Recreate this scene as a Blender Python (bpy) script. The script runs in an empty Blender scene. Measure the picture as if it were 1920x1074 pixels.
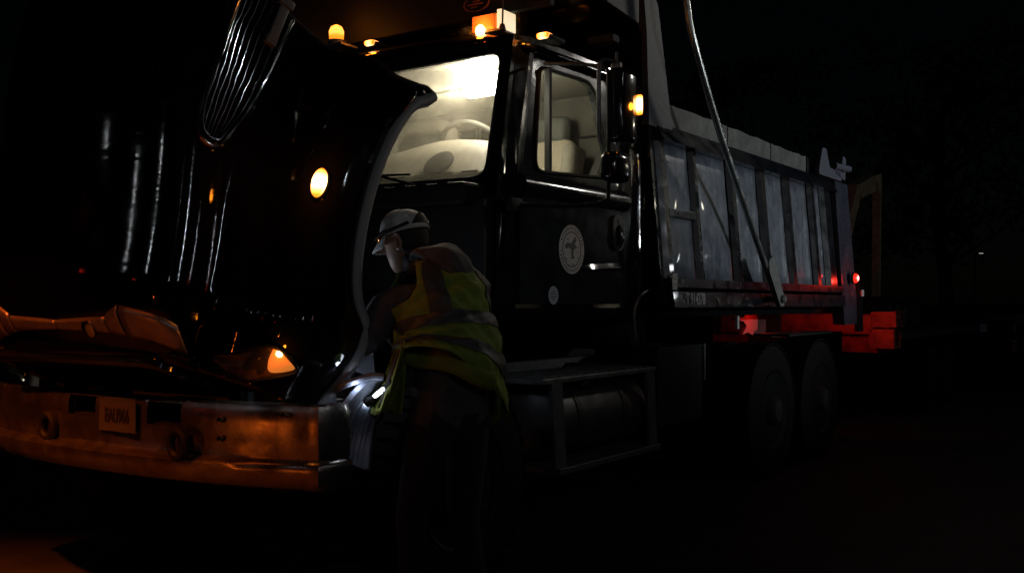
import bpy, bmesh, math, random
from mathutils import Vector, Matrix
R = math.radians
random.seed(7)
scene = bpy.context.scene
COL = scene.collection

# ------------------------------------------------------------------ camera
cam_d = bpy.data.cameras.new('camera'); cam = bpy.data.objects.new('camera', cam_d); COL.objects.link(cam)
cam.location = (0, 0, 1.3); cam.rotation_euler = (R(90), 0, 0)
cam_d.sensor_width = 36; cam_d.lens = 35.5; cam_d.shift_y = 33/1920
cam_d.clip_start = .05; cam_d.clip_end = 3000
scene.camera = cam

# ------------------------------------------------------------------ night sky, moon, exposure
MOON = 0.0012
SKY = 0.00012
world = bpy.data.worlds.new('World'); scene.world = world; world.use_nodes = True
wn = world.node_tree.nodes; wl = world.node_tree.links
for n in list(wn): wn.remove(n)
sky = wn.new('ShaderNodeTexSky'); sky.sky_type = 'NISHITA'; sky.sun_disc = False
sky.sun_elevation = R(25); sky.sun_rotation = R(200)
bg = wn.new('ShaderNodeBackground'); bg.inputs['Strength'].default_value = SKY
wo = wn.new('ShaderNodeOutputWorld')
wl.new(sky.outputs[0], bg.inputs[0]); wl.new(bg.outputs[0], wo.inputs[0])
sd = bpy.data.lights.new('moon', 'SUN'); sd.energy = MOON; sd.angle = R(.5); sd.color = (.75, .85, 1)
so = bpy.data.objects.new('moon', sd); COL.objects.link(so); so.rotation_euler = (R(65), 0, R(200))
scene.view_settings.view_transform = 'Standard'; scene.view_settings.look = 'None'
scene.view_settings.exposure = 0; scene.view_settings.gamma = 1
try: scene.view_settings.use_curve_mapping = False
except Exception: pass
cy = scene.cycles
cy.use_denoising = True
try: cy.denoiser = 'OPENIMAGEDENOISE'
except Exception: pass
cy.sample_clamp_indirect = 4; cy.sample_clamp_direct = 0
cy.max_bounces = 8; cy.transparent_max_bounces = 12; cy.caustics_reflective = False; cy.caustics_refractive = False
cy.use_light_tree = True

# truck frame: x rearwards, y to the passenger side, z up
TA = R(55.7); TO = Vector((-.635, 3.7, 0))
TM = Matrix.Translation(TO) @ Matrix.Rotation(TA, 4, 'Z')
def W(x, y, z): return TM @ Vector((x, y, z))
def lamp(name, kind, loc, energy, color, radius=.05, aim=None, cone=60, blend=.6, parent=None):
    d = bpy.data.lights.new(name, kind); d.energy = energy; d.color = color
    if kind == 'SPOT': d.spot_size = R(cone); d.spot_blend = blend
    d.shadow_soft_size = radius
    o = bpy.data.objects.new(name, d); COL.objects.link(o); o.location = loc
    if aim is not None:
        o.rotation_euler = (Vector(aim) - Vector(loc)).to_track_quat('-Z', 'Y').to_euler()
    if parent: o.parent = parent
    return o
# yard lamps standing outside the frame: they light the side of the truck and glint in its paint
lamp('yard_lamp', 'SPOT', (10.5, 4.0, 2.3), 1050, (.86, .93, 1), .12, aim=W(5.2, 0, 2.9), cone=36, blend=.8)
lamp('yard_lamp', 'POINT', (8.5, 10.4, 3.4), 10, (1, .93, .72), .07)
lamp('yard_lamp', 'POINT', (9.6, 11.2, 2.6), 4, (.92, .96, 1), .05)
lamp('yard_lamp', 'SPOT', (6.9, 9.3, 5.0), 130, (1, .96, .86), .22, aim=W(1.9, 0, 2.3), cone=24, blend=.8)
for (x, y, z), e_, c_ in (((7.5, -.1, 5.5), 26, (.9, .95, 1)), ((8.2, 1.9, 5.8), 20, (.9, .95, 1)), ((7.2, -1.8, 2.9), 9, (.95, .97, 1)),
                          ((3.1, -5.2, 3.9), 16, (.9, .95, 1)), ((-1.5, -9, 4.6), 26, (.9, .95, 1)),
                          ((-8.6, -.8, 4.4), 7, (.9, .95, 1)), ((-9.7, 1.4, 4.1), 2.5, (.9, .95, 1)), ((-10.2, 3.5, 4.3), 1.5, (.9, .95, 1))):
    lamp('yard_lamp', 'POINT', (x, y, z), e_, c_, .028)
lamp('yard_lamp', 'SPOT', (4.5, -7.5, 4.2), 110, (.88, .94, 1), .05, aim=W(1.2, 0, 2.75), cone=22, blend=.6)
for x, y, z in ((-10.8, 3.9, 3.5), (-9.6, .2, 3.0), (7.4, -2.4, 2.5)):
    lamp('red_signal_lamp', 'POINT', (x, y, z), 3.5, (1, .04, .02), .035)
# amber work lamps of a vehicle standing to the left of the frame
lamp('amber_work_lamp', 'SPOT', (-3.6, 2.0, 4.8), 2500, (1, .15, .01), .1, aim=(-3.1, 2.85, 0), cone=57, blend=.7)
lamp('amber_flasher', 'POINT', (-4.3, 1.0, .62), 11, (1, .17, .012), .04)

# ------------------------------------------------------------------ materials
MATS = {}
def mat(name, base=(.1,.1,.1), rough=.5, metal=0., coat=0., emis=None, estr=0., noise=None, spec=.5, bump=0., bscale=60., rnoise=0., trans=0.):
    m = bpy.data.materials.new(name); m.use_nodes = True
    nt = m.node_tree; b = nt.nodes['Principled BSDF']
    b.inputs['Base Color'].default_value = (*base, 1); b.inputs['Roughness'].default_value = rough
    b.inputs['Metallic'].default_value = metal; b.inputs['Coat Weight'].default_value = coat
    b.inputs['Coat Roughness'].default_value = .035
    b.inputs['Specular IOR Level'].default_value = spec
    b.inputs['Transmission Weight'].default_value = trans
    if emis: b.inputs['Emission Color'].default_value = (*emis, 1); b.inputs['Emission Strength'].default_value = estr
    tc = nt.nodes.new('ShaderNodeTexCoord')
    if noise:   # (second colour, scale, stretch z)
        c2, sc, st = noise
        mp = nt.nodes.new('ShaderNodeMapping'); mp.inputs['Scale'].default_value = (1, 1, st)
        nz = nt.nodes.new('ShaderNodeTexNoise'); nz.inputs['Scale'].default_value = sc; nz.inputs['Detail'].default_value = 8; nz.inputs['Roughness'].default_value = .65
        rp = nt.nodes.new('ShaderNodeValToRGB'); rp.color_ramp.elements[0].position = .38; rp.color_ramp.elements[1].position = .66
        rp.color_ramp.elements[0].color = (*base, 1); rp.color_ramp.elements[1].color = (*c2, 1)
        nt.links.new(tc.outputs['Object'], mp.inputs[0]); nt.links.new(mp.outputs[0], nz.inputs[0])
        nt.links.new(nz.outputs[0], rp.inputs[0]); nt.links.new(rp.outputs[0], b.inputs['Base Color'])
    if rnoise:
        n2 = nt.nodes.new('ShaderNodeTexNoise'); n2.inputs['Scale'].default_value = 9; n2.inputs['Detail'].default_value = 9
        mr = nt.nodes.new('ShaderNodeMapRange'); mr.inputs['From Min'].default_value = .3; mr.inputs['From Max'].default_value = .7
        mr.inputs['To Min'].default_value = max(.02, rough-rnoise); mr.inputs['To Max'].default_value = rough+rnoise
        nt.links.new(tc.outputs['Object'], n2.inputs[0]); nt.links.new(n2.outputs[0], mr.inputs[0]); nt.links.new(mr.outputs[0], b.inputs['Roughness'])
    if bump:
        n3 = nt.nodes.new('ShaderNodeTexNoise'); n3.inputs['Scale'].default_value = bscale; n3.inputs['Detail'].default_value = 5
        bp = nt.nodes.new('ShaderNodeBump'); bp.inputs['Strength'].default_value = bump; bp.inputs['Distance'].default_value = .01
        nt.links.new(tc.outputs['Object'], n3.inputs[0]); nt.links.new(n3.outputs[0], bp.inputs['Height']); nt.links.new(bp.outputs[0], b.inputs['Normal'])
    MATS[name] = m
    return m
paint = mat('black_paint', (.006,.007,.009), .13, coat=.6, noise=((.012,.012,.013), 5, 1), rnoise=.05, spec=.5)
hoodp = mat('hood_paint', (.004,.004,.005), .06, coat=0, rnoise=.03, bump=.05, bscale=5)
nt_ = hoodp.node_tree
mp_ = nt_.nodes.new('ShaderNodeMapping'); mp_.inputs['Scale'].default_value = (2, 2, 9)
for n_ in nt_.nodes:
    if n_.type == 'TEX_NOISE' and any(l.to_node.type == 'BUMP' for l in n_.outputs[0].links):
        nt_.links.new(nt_.nodes['Texture Coordinate'].outputs['Object'], mp_.inputs[0]); nt_.links.new(mp_.outputs[0], n_.inputs['Vector'])
cabp = mat('door_paint', (.014,.016,.020), .16, coat=.8, noise=((.026,.029,.033), 4, .6), rnoise=.05)
matte = mat('matte_black', (.006,.006,.006), .65, bump=.1, spec=.35)
under = mat('underside_black', (.004,.004,.004), .8)
frame_m = mat('frame_steel', (.008,.008,.008), .55, bump=.15, noise=((.03,.027,.024), 14, 1))
rubber = mat('tyre_rubber', (.006,.006,.006), .8, bump=.2, bscale=90, spec=.12)
chrome = mat('chrome', (.62,.62,.62), .10, metal=1, rnoise=.05, bump=.05, bscale=45)
chromed = mat('bumper_chrome', (.36,.33,.32), .27, metal=.92, noise=((.17,.13,.115), 7, 1), rnoise=.09, bump=.03, bscale=35)
dullmetal = mat('dull_aluminium', (.20,.20,.20), .48, metal=.7, noise=((.10,.10,.10), 12, 1), bump=.1)
rib_m = mat('rib_paint', (.004,.005,.008), .3, coat=.25, noise=((.009,.010,.013), 10, .3), rnoise=.08)
panel_m = mat('dusty_body_panel', (.075,.088,.11), .44, coat=.25, noise=((.21,.23,.255), 14, .5), rnoise=.12, bump=.35, bscale=60)
pn = panel_m.node_tree; pb = pn.nodes['Principled BSDF']
vo_ = pn.nodes.new('ShaderNodeTexVoronoi'); vo_.inputs['Scale'].default_value = 70
vr_ = pn.nodes.new('ShaderNodeMapRange'); vr_.inputs['From Min'].default_value = .10; vr_.inputs['From Max'].default_value = .17; vr_.inputs['To Min'].default_value = 1; vr_.inputs['To Max'].default_value = 0
ng_ = pn.nodes.new('ShaderNodeTexNoise'); ng_.inputs['Scale'].default_value = 5
gg_ = pn.nodes.new('ShaderNodeMath'); gg_.operation = 'GREATER_THAN'; gg_.inputs[1].default_value = .54
gm_ = pn.nodes.new('ShaderNodeMath'); gm_.operation = 'MULTIPLY'
px_ = pn.nodes.new('ShaderNodeMix'); px_.data_type = 'RGBA'; px_.inputs['B'].default_value = (.62, .64, .64, 1)
tcn = pn.nodes['Texture Coordinate']
for n_ in (vo_, ng_): pn.links.new(tcn.outputs['Object'], n_.inputs['Vector'])
pn.links.new(vo_.outputs['Distance'], vr_.inputs[0]); pn.links.new(ng_.outputs[0], gg_.inputs[0]); pn.links.new(vr_.outputs[0], gm_.inputs[0]); pn.links.new(gg_.outputs[0], gm_.inputs[1])
old_ = pb.inputs['Base Color'].links[0].from_socket; pn.links.new(old_, px_.inputs['A']); pn.links.new(gm_.outputs[0], px_.inputs['Factor']); pn.links.new(px_.outputs['Result'], pb.inputs['Base Color'])
board_m = mat('weathered_plank', (.085,.085,.075), .85, noise=((.15,.15,.13), 9, 1), bump=.5, bscale=70)
shieldm = mat('shield_plate', (.03,.033,.038), .55, noise=((.055,.055,.06), 26, 1), bump=.25, bscale=90)
white_v = mat('white_vinyl', (.72,.73,.71), .6, noise=((.58,.59,.57), 30, 1))
print_d = mat('printed_dark', (.05,.05,.05), .6)
print_l = mat('printed_light', (.55,.56,.53), .5)
red_print = mat('printed_red', (.16,.06,.05), .5)
plate_m = mat('plate_white', (.08,.072,.07), .5)
tape_m = mat('reflective_tape', (.8,.8,.78), .4, noise=((.5,.5,.48), 90, 1))
cloth_beige = mat('seat_fabric', (.42,.36,.27), .85, bump=.2, bscale=120)
dash_m = mat('dash_plastic', (.33,.30,.235), .6, bump=.1, bscale=150, noise=((.24,.22,.175), 9, 1))
liner_m = mat('headliner', (.30,.28,.23), .9)
wall_in = mat('cab_back_wall', (.13,.12,.095), .85, noise=((.07,.065,.05), 6, 1))
dark_in = mat('dark_plastic', (.03,.028,.024), .5)
grey_in = mat('headrest_vinyl', (.10,.10,.085), .6)
skin = mat('skin', (.40,.24,.17), .55, noise=((.33,.19,.14), 25, 1))
cap_m = mat('cap_cotton', (.72,.71,.68), .9, bump=.25, bscale=160, noise=((.37,.36,.34), 14, 1))
cap_dark = mat('cap_trim', (.02,.02,.02), .8)
vest_m = mat('hi_vis_mesh', (.17,.23,.022), .85, bump=.9, bscale=26, noise=((.12,.165,.016), 9, 1))
vest_s = mat('vest_grey_tape', (.035,.035,.033), .55, bump=.1)
hoodie_m = mat('hoodie_fleece', (.070,.064,.068), .95, bump=1.0, bscale=22, noise=((.042,.038,.042), 20, 1))
jeans_m = mat('work_trousers', (.012,.011,.013), .95, bump=.3)
boot_m = mat('boot_leather', (.02,.016,.012), .6)
hose_m = mat('grey_hose', (.16,.18,.24), .55, bump=.3, bscale=80, noise=((.24,.26,.33), 22, 1))
blue_pl = mat('coolant_tank_plastic', (.24,.27,.33), .5, bump=.1)
engine_m = mat('engine_iron', (.03,.03,.032), .45, bump=.3, noise=((.09,.09,.095), 15, 1))
orangep = mat('safety_red_paint', (.55,.15,.10), .35, noise=((.14,.04,.03), 5, 1), bump=.3)
yel = mat('boom_paint', (.40,.36,.26), .6, noise=((.20,.18,.13), 10, 1), bump=.3)
asphalt = mat('asphalt', (.016,.0155,.015), .7, noise=((.03,.029,.028), 3.0, 1), bump=.5, bscale=160, rnoise=.1, spec=.3)
bark = mat('bark', (.04,.032,.026), .9, bump=.6)
leafm = mat('leaf', (.03,.05,.018), .8)
grassm = mat('grass_blade', (.03,.05,.02), .9)
glassx = mat('mirror_glass', (.7,.7,.7), .03, metal=1)

def lens_mat(name, core, rim, s_core, s_rim, rad):
    """a lit lamp lens: bright at the bulb in its middle, coloured plastic round it (object space)"""
    m = bpy.data.materials.new(name); m.use_nodes = True; nt = m.node_tree; b = nt.nodes['Principled BSDF']
    b.inputs['Base Color'].default_value = (*rim, 1); b.inputs['Roughness'].default_value = .25
    tc = nt.nodes.new('ShaderNodeTexCoord'); ln = nt.nodes.new('ShaderNodeVectorMath'); ln.operation = 'LENGTH'
    mr = nt.nodes.new('ShaderNodeMapRange'); mr.interpolation_type = 'SMOOTHSTEP'
    mr.inputs['From Min'].default_value = rad*.35; mr.inputs['From Max'].default_value = rad
    mr.inputs['To Min'].default_value = 1; mr.inputs['To Max'].default_value = 0
    mx = nt.nodes.new('ShaderNodeMix'); mx.data_type = 'RGBA'
    mx.inputs['A'].default_value = (*rim, 1); mx.inputs['B'].default_value = (*core, 1)
    ms = nt.nodes.new('ShaderNodeMapRange'); ms.inputs['To Min'].default_value = s_rim; ms.inputs['To Max'].default_value = s_core
    nt.links.new(tc.outputs['Object'], ln.inputs[0]); nt.links.new(ln.outputs['Value'], mr.inputs['Value'])
    nt.links.new(mr.outputs[0], mx.inputs['Factor']); nt.links.new(mr.outputs[0], ms.inputs['Value'])
    nt.links.new(mx.outputs['Result'], b.inputs['Emission Color']); nt.links.new(ms.outputs[0], b.inputs['Emission Strength'])
    return m
AMB = (1, .25, .012)
amber_big = lens_mat('amber_lens_lit', (1, .62, .22), AMB, 9, 1.6, .05)
amber_small = lens_mat('amber_marker_lit', (1, .66, .25), AMB, 7, .9, .045)
amber_dim = lens_mat('amber_lens_glow', (1, .38, .06), (.9, .25, .03), .42, .14, .12)
red_lit = lens_mat('red_lens_lit', (1, .55, .45), (1, .02, .01), 8, 1.5, .035)
dome_lit = mat('dome_lamp_lens', (.9,.9,.85), .4, emis=(1, .94, .80), estr=45)
torch_lit = mat('torch_lens', (.9,.9,.9), .3, emis=(.75, .85, 1), estr=14)

def glass_mat(name, tint, dirt, dirtcol, spots=True):
    """dusty pane: mostly clear, a film of dirt that scatters the light falling on it, dried drops"""
    m = bpy.data.materials.new(name); m.use_nodes = True; nt = m.node_tree
    for n in list(nt.nodes): nt.nodes.remove(n)
    out = nt.nodes.new('ShaderNodeOutputMaterial')
    tr = nt.nodes.new('ShaderNodeBsdfTransparent'); tr.inputs[0].default_value = (*tint, 1)
    gl = nt.nodes.new('ShaderNodeBsdfGlossy'); gl.inputs['Roughness'].default_value = .03
    tl = nt.nodes.new('ShaderNodeBsdfTranslucent'); tl.inputs[0].default_value = (*dirtcol, 1)
    df = nt.nodes.new('ShaderNodeBsdfDiffuse'); df.inputs[0].default_value = (*dirtcol, 1)
    fr = nt.nodes.new('ShaderNodeFresnel'); fr.inputs[0].default_value = 1.35
    ge = nt.nodes.new('ShaderNodeNewGeometry'); im = nt.nodes.new('ShaderNodeMapRange')
    im.inputs['To Min'].default_value = 1.35; im.inputs['To Max'].default_value = 1/1.35
    nt.links.new(ge.outputs['Backfacing'], im.inputs['Value']); nt.links.new(im.outputs[0], fr.inputs[0])
    m1 = nt.nodes.new('ShaderNodeMixShader'); m2 = nt.nodes.new('ShaderNodeMixShader'); m3 = nt.nodes.new('ShaderNodeMixShader')
    m3.inputs[0].default_value = .3
    nt.links.new(tl.outputs[0], m3.inputs[1]); nt.links.new(df.outputs[0], m3.inputs[2])
    nt.links.new(fr.outputs[0], m1.inputs[0]); nt.links.new(tr.outputs[0], m1.inputs[1]); nt.links.new(gl.outputs[0], m1.inputs[2])
    tc = nt.nodes.new('ShaderNodeTexCoord')
    nz = nt.nodes.new('ShaderNodeTexNoise'); nz.inputs['Scale'].default_value = 7; nz.inputs['Detail'].default_value = 9; nz.inputs['Roughness'].default_value = .7
    mr = nt.nodes.new('ShaderNodeMapRange'); mr.inputs['From Min'].default_value = .35; mr.inputs['From Max'].default_value = .75
    mr.inputs['To Min'].default_value = dirt*.55; mr.inputs['To Max'].default_value = dirt*1.7
    vo = nt.nodes.new('ShaderNodeTexVoronoi'); vo.inputs['Scale'].default_value = 62
    mv = nt.nodes.new('ShaderNodeMapRange'); mv.inputs['From Min'].default_value = .10; mv.inputs['From Max'].default_value = .2
    mv.inputs['To Min'].default_value = dirt*3.2 if spots else 0; mv.inputs['To Max'].default_value = 0
    n4 = nt.nodes.new('ShaderNodeTexNoise'); n4.inputs['Scale'].default_value = 11
    g4 = nt.nodes.new('ShaderNodeMath'); g4.operation = 'GREATER_THAN'; g4.inputs[1].default_value = .56
    mu = nt.nodes.new('ShaderNodeMath'); mu.operation = 'MULTIPLY'
    ad = nt.nodes.new('ShaderNodeMath'); ad.operation = 'ADD'; ad.use_clamp = True
    for n in (nz, vo, n4): nt.links.new(tc.outputs['Object'], n.inputs['Vector'])
    nt.links.new(nz.outputs[0], mr.inputs[0]); nt.links.new(vo.outputs['Distance'], mv.inputs[0])
    nt.links.new(n4.outputs[0], g4.inputs[0]); nt.links.new(mv.outputs[0], mu.inputs[0]); nt.links.new(g4.outputs[0], mu.inputs[1])
    nt.links.new(mr.outputs[0], ad.inputs[0]); nt.links.new(mu.outputs[0], ad.inputs[1])
    nt.links.new(ad.outputs[0], m2.inputs[0]); nt.links.new(m1.outputs[0], m2.inputs[1]); nt.links.new(m3.outputs[0], m2.inputs[2])
    nt.links.new(m2.outputs[0], out.inputs[0])
    return m
ws_glass = glass_mat('windshield_glass', (.90, .90, .87), .085, (.8, .74, .58))
side_glass = glass_mat('side_glass', (.85, .87, .83), .006, (.62, .62, .55))
clear_lens = glass_mat('clear_lens', (.95, .92, .88), .03, (.7, .6, .45), False)

# ------------------------------------------------------------------ mesh helpers
class MB:
    def __init__(s): s.bm = bmesh.new()
    def box(s, c, d, bev=0, rot=None, seg=2):
        r = bmesh.ops.create_cube(s.bm, size=1); v = r['verts']
        bmesh.ops.scale(s.bm, vec=d, verts=v)
        if bev:
            es = list({e for x in v for e in x.link_edges})
            r2 = bmesh.ops.bevel(s.bm, geom=es, offset=bev, segments=seg, profile=.5, affect='EDGES')
            v = list({x for f in r2['faces'] for x in f.verts} | {x for x in v if x.is_valid})
        M = Matrix.Translation(Vector(c)) @ (rot.to_4x4() if rot else Matrix.Identity(4))
        bmesh.ops.transform(s.bm, matrix=M, verts=v)
        return s
    def box2(s, a, b, bev=0):
        a, b = Vector(a), Vector(b)
        return s.box((a+b)/2, [abs(x) for x in (b-a)], bev)
    def tube(s, pts, r, n=10, closed=False, radii=None):
        pts = [Vector(p) for p in pts]; m = len(pts); rings = []; up = None
        for i, p in enumerate(pts):
            if closed: t = pts[(i+1) % m] - pts[i-1]
            else: t = pts[min(i+1, m-1)] - pts[max(i-1, 0)]
            t.normalize()
            if up is None: up = t.orthogonal().normalized()
            up = (up - t*up.dot(t)).normalized(); w = t.cross(up)
            rr = radii[i] if radii else r
            rings.append([s.bm.verts.new(p + (up*math.cos(k*math.tau/n) + w*math.sin(k*math.tau/n))*rr) for k in range(n)])
        for i in range(m if closed else m-1):
            A, B = rings[i], rings[(i+1) % m]
            for k in range(n):
                try: s.bm.faces.new((A[k], A[(k+1) % n], B[(k+1) % n], B[k]))
                except ValueError: pass
        if not closed:
            s.bm.faces.new(rings[0][::-1]); s.bm.faces.new(rings[-1])
        return s
    def lathe(s, prof, c, axis, n=32):
        """prof: (distance along axis, radius)"""
        ax = Vector(axis).normalized(); u = ax.orthogonal().normalized(); w = ax.cross(u); c = Vector(c); rings = []
        for a, r in prof:
            rings.append([s.bm.verts.new(c + ax*a + (u*math.cos(k*math.tau/n) + w*math.sin(k*math.tau/n))*max(r, 1e-4)) for k in range(n)])
        for A, B in zip(rings, rings[1:]):
            for k in range(n): s.bm.faces.new((A[k], A[(k+1) % n], B[(k+1) % n], B[k]))
        s.bm.faces.new(rings[0][::-1]); s.bm.faces.new(rings[-1])
        return s
    def prism(s, pts, d):
        d = Vector(d); A = [s.bm.verts.new(Vector(p)) for p in pts]; B = [s.bm.verts.new(Vector(p)+d) for p in pts]
        n = len(A); s.bm.faces.new(A[::-1]); s.bm.faces.new(B)
        for k in range(n): s.bm.faces.new((A[k], A[(k+1) % n], B[(k+1) % n], B[k]))
        return s
    def ring(s, outer, inner, d, n=72):
        """plate with a hole: both loops are 3-D polygons in one plane, star-shaped from the hole's centre"""
        outer = [Vector(p) for p in outer]; inner = [Vector(p) for p in inner]; d = Vector(d)
        c = sum(inner, Vector())/len(inner); nrm = d.normalized()
        ux = (outer[0]-c); ux -= nrm*ux.dot(nrm); ux.normalize(); uy = nrm.cross(ux)
        P = lambda L: [((p-c).dot(ux), (p-c).dot(uy), (p-c).dot(nrm)) for p in L]
        po, pi = P(outer), P(inner)
        angs = sorted({round(math.atan2(y, x), 5) for x, y, z in po+pi} | {round(-math.pi+math.tau*k/n+.001, 5) for k in range(n)})
        def hit(L, a):
            dx, dy = math.cos(a), math.sin(a); best = None
            for i in range(len(L)):
                x1, y1, z1 = L[i]; x2, y2, z2 = L[(i+1) % len(L)]
                den = dx*(y2-y1) - dy*(x2-x1)
                if abs(den) < 1e-12: continue
                t = (x1*(y2-y1) - y1*(x2-x1))/den; q = (x1*dy - y1*dx)/den
                if t > 0 and -1e-4 <= q <= 1.0001 and (best is None or t > best[0]): best = (t, z1+(z2-z1)*q)
            return c + ux*dx*best[0] + uy*dy*best[0] + nrm*best[1]
        O = [hit(po, a) for a in angs]; I = [hit(pi, a) for a in angs]; V = s.bm.verts.new
        o0 = [V(p) for p in O]; i0 = [V(p) for p in I]; o1 = [V(p+d) for p in O]; i1 = [V(p+d) for p in I]; m = len(angs)
        for k in range(m):
            j = (k+1) % m
            for q in ((o0[k], i0[k], i0[j], o0[j]), (o1[k], o1[j], i1[j], i1[k]), (o0[k], o0[j], o1[j], o1[k]), (i0[k], i1[k], i1[j], i0[j])):
                s.bm.faces.new(q)
        return s
    def grid(s, rows, closed=False):
        V = [[s.bm.verts.new(Vector(p)) for p in r] for r in rows]
        for A, B in zip(V, V[1:]):
            m = len(A)
            for k in range(m if closed else m-1): s.bm.faces.new((A[k], A[(k+1) % m], B[(k+1) % m], B[k]))
        return s
    def build(s, name, m, parent=None, smooth=False, label=None, solid=0, sub=0, org=None):
        bm = s.bm
        bmesh.ops.recalc_face_normals(bm, faces=bm.faces)
        if smooth:
            for f in bm.faces: f.smooth = True
            for e in bm.edges:
                if len(e.link_faces) == 2 and e.calc_face_angle(0) > R(38): e.smooth = False
        if org is None:
            vs = [v.co for v in bm.verts]
            org = Vector([(min(v[i] for v in vs)+max(v[i] for v in vs))/2 for i in range(3)])
        bmesh.ops.translate(bm, vec=-Vector(org), verts=bm.verts)
        me = bpy.data.meshes.new(name); bm.to_mesh(me); bm.free(); me.materials.append(m)
        o = bpy.data.objects.new(name, me); COL.objects.link(o); o.location = org
        if parent is not None:
            o.parent = parent
            if parent.type == 'MESH': o.location = Vector(org) - ORG.get(parent.name, Vector())
        ORG[o.name] = Vector(org)
        if label: o['label'] = label
        if solid:
            md = o.modifiers.new('thick', 'SOLIDIFY'); md.thickness = solid; md.offset = -1
        if sub:
            md = o.modifiers.new('sub', 'SUBSURF'); md.levels = sub; md.render_levels = sub
        return o
ORG = {}
def thing(name, label, cat, M=None, group=None):
    o = bpy.data.objects.new(name, None); COL.objects.link(o); o.empty_display_size = .2
    if M is not None: o.matrix_world = M
    o['label'] = label; o['category'] = cat
    if group: o['group'] = group
    return o
def tag(o, label, cat, group=None):
    o['label'] = label; o['category'] = cat
    if group: o['group'] = group
    return o
def struct(o): o['kind'] = 'structure'; return o
def rpoly(pts, r, n=5):
    """2-D polygon with rounded corners"""
    out = []; m = len(pts); rr = r if isinstance(r, (list, tuple)) else [r]*m
    for i in range(m):
        p, a, b = Vector(pts[i]), Vector(pts[i-1]), Vector(pts[(i+1) % m])
        da, db = (a-p), (b-p); q = min(rr[i], da.length*.49, db.length*.49)
        p0, p2 = p+da.normalized()*q, p+db.normalized()*q
        for k in range(n+1):
            t = k/n; out.append(p0*(1-t)**2 + p*2*t*(1-t) + p2*t*t)
    return out
def cat(pts, n=6):
    """smooth curve through 3-D points"""
    P = [Vector(p) for p in pts]; out = []
    for i in range(len(P)-1):
        a, b, c, d = P[max(i-1, 0)], P[i], P[i+1], P[min(i+2, len(P)-1)]
        for k in range(n):
            t = k/n
            out.append(.5*((2*b)+(c-a)*t+(2*a-5*b+4*c-d)*t*t+(3*b-a-3*c+d)*t**3))
    out.append(P[-1]); return out
def lerp(a, b, t): return a+(b-a)*t
def text_mesh(s, size, name, m, parent, M, squash=1.0, depth=.0015, bold=0.0):
    """flat lettering as a mesh in truck space; M places it (x right, y up)"""
    cu = bpy.data.curves.new(name, 'FONT'); cu.body = s; cu.size = size; cu.align_x = 'CENTER'; cu.align_y = 'CENTER'; cu.extrude = depth; cu.offset = bold
    cu.resolution_u = 3
    t = bpy.data.objects.new(name+'_tmp', cu); COL.objects.link(t)
    dg = bpy.context.evaluated_depsgraph_get(); me = bpy.data.meshes.new_from_object(t.evaluated_get(dg))
    bpy.data.objects.remove(t)
    me.transform(M @ Matrix.Diagonal((squash, 1, 1, 1)))
    org = M.translation.copy(); me.transform(Matrix.Translation(-org))
    me.materials.clear(); me.materials.append(m)
    o = bpy.data.objects.new(name, me); COL.objects.link(o); o.parent = parent
    o.location = org - (ORG.get(parent.name, Vector()) if parent.type == 'MESH' else Vector())
    ORG[o.name] = org
    return o

# ------------------------------------------------------------------ ground
g = MB()
xs = [-1500, -300, -60] + [i*3 for i in range(-10, 14)] + [70, 300, 1500]; ys = [-1500, -200, -40] + [i*3 for i in range(-6, 16)] + [70, 300, 1500]
g.grid([[(x, y, (0.012*math.sin(x*.7+y*.3) if abs(x) < 40 and -20 < y < 46 else 0)) for x in xs] for y in ys])
struct(g.build('ground', asphalt, smooth=True, org=(0, 0, 0)))

# ------------------------------------------------------------------ THE DUMP TRUCK
truck = thing('dump_truck', 'black dump truck with its hood tilted open and the cab light on', 'dump truck', TM)
YC = 1.16                       # centre line

# --- chassis
MB().box2((.0, .72, .62), (6.6, .80, .88), .01).build('frame_rail', frame_m, truck)
MB().box2((.0, 1.52, .62), (6.6, 1.60, .88), .01).build('frame_rail', frame_m, truck)
for i, x in enumerate((.25, 2.7, 4.1, 6.3)):
    MB().box2((x, .80, .66), (x+.09, 1.52, .84), .005).build('cross_member', frame_m, truck)

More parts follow.
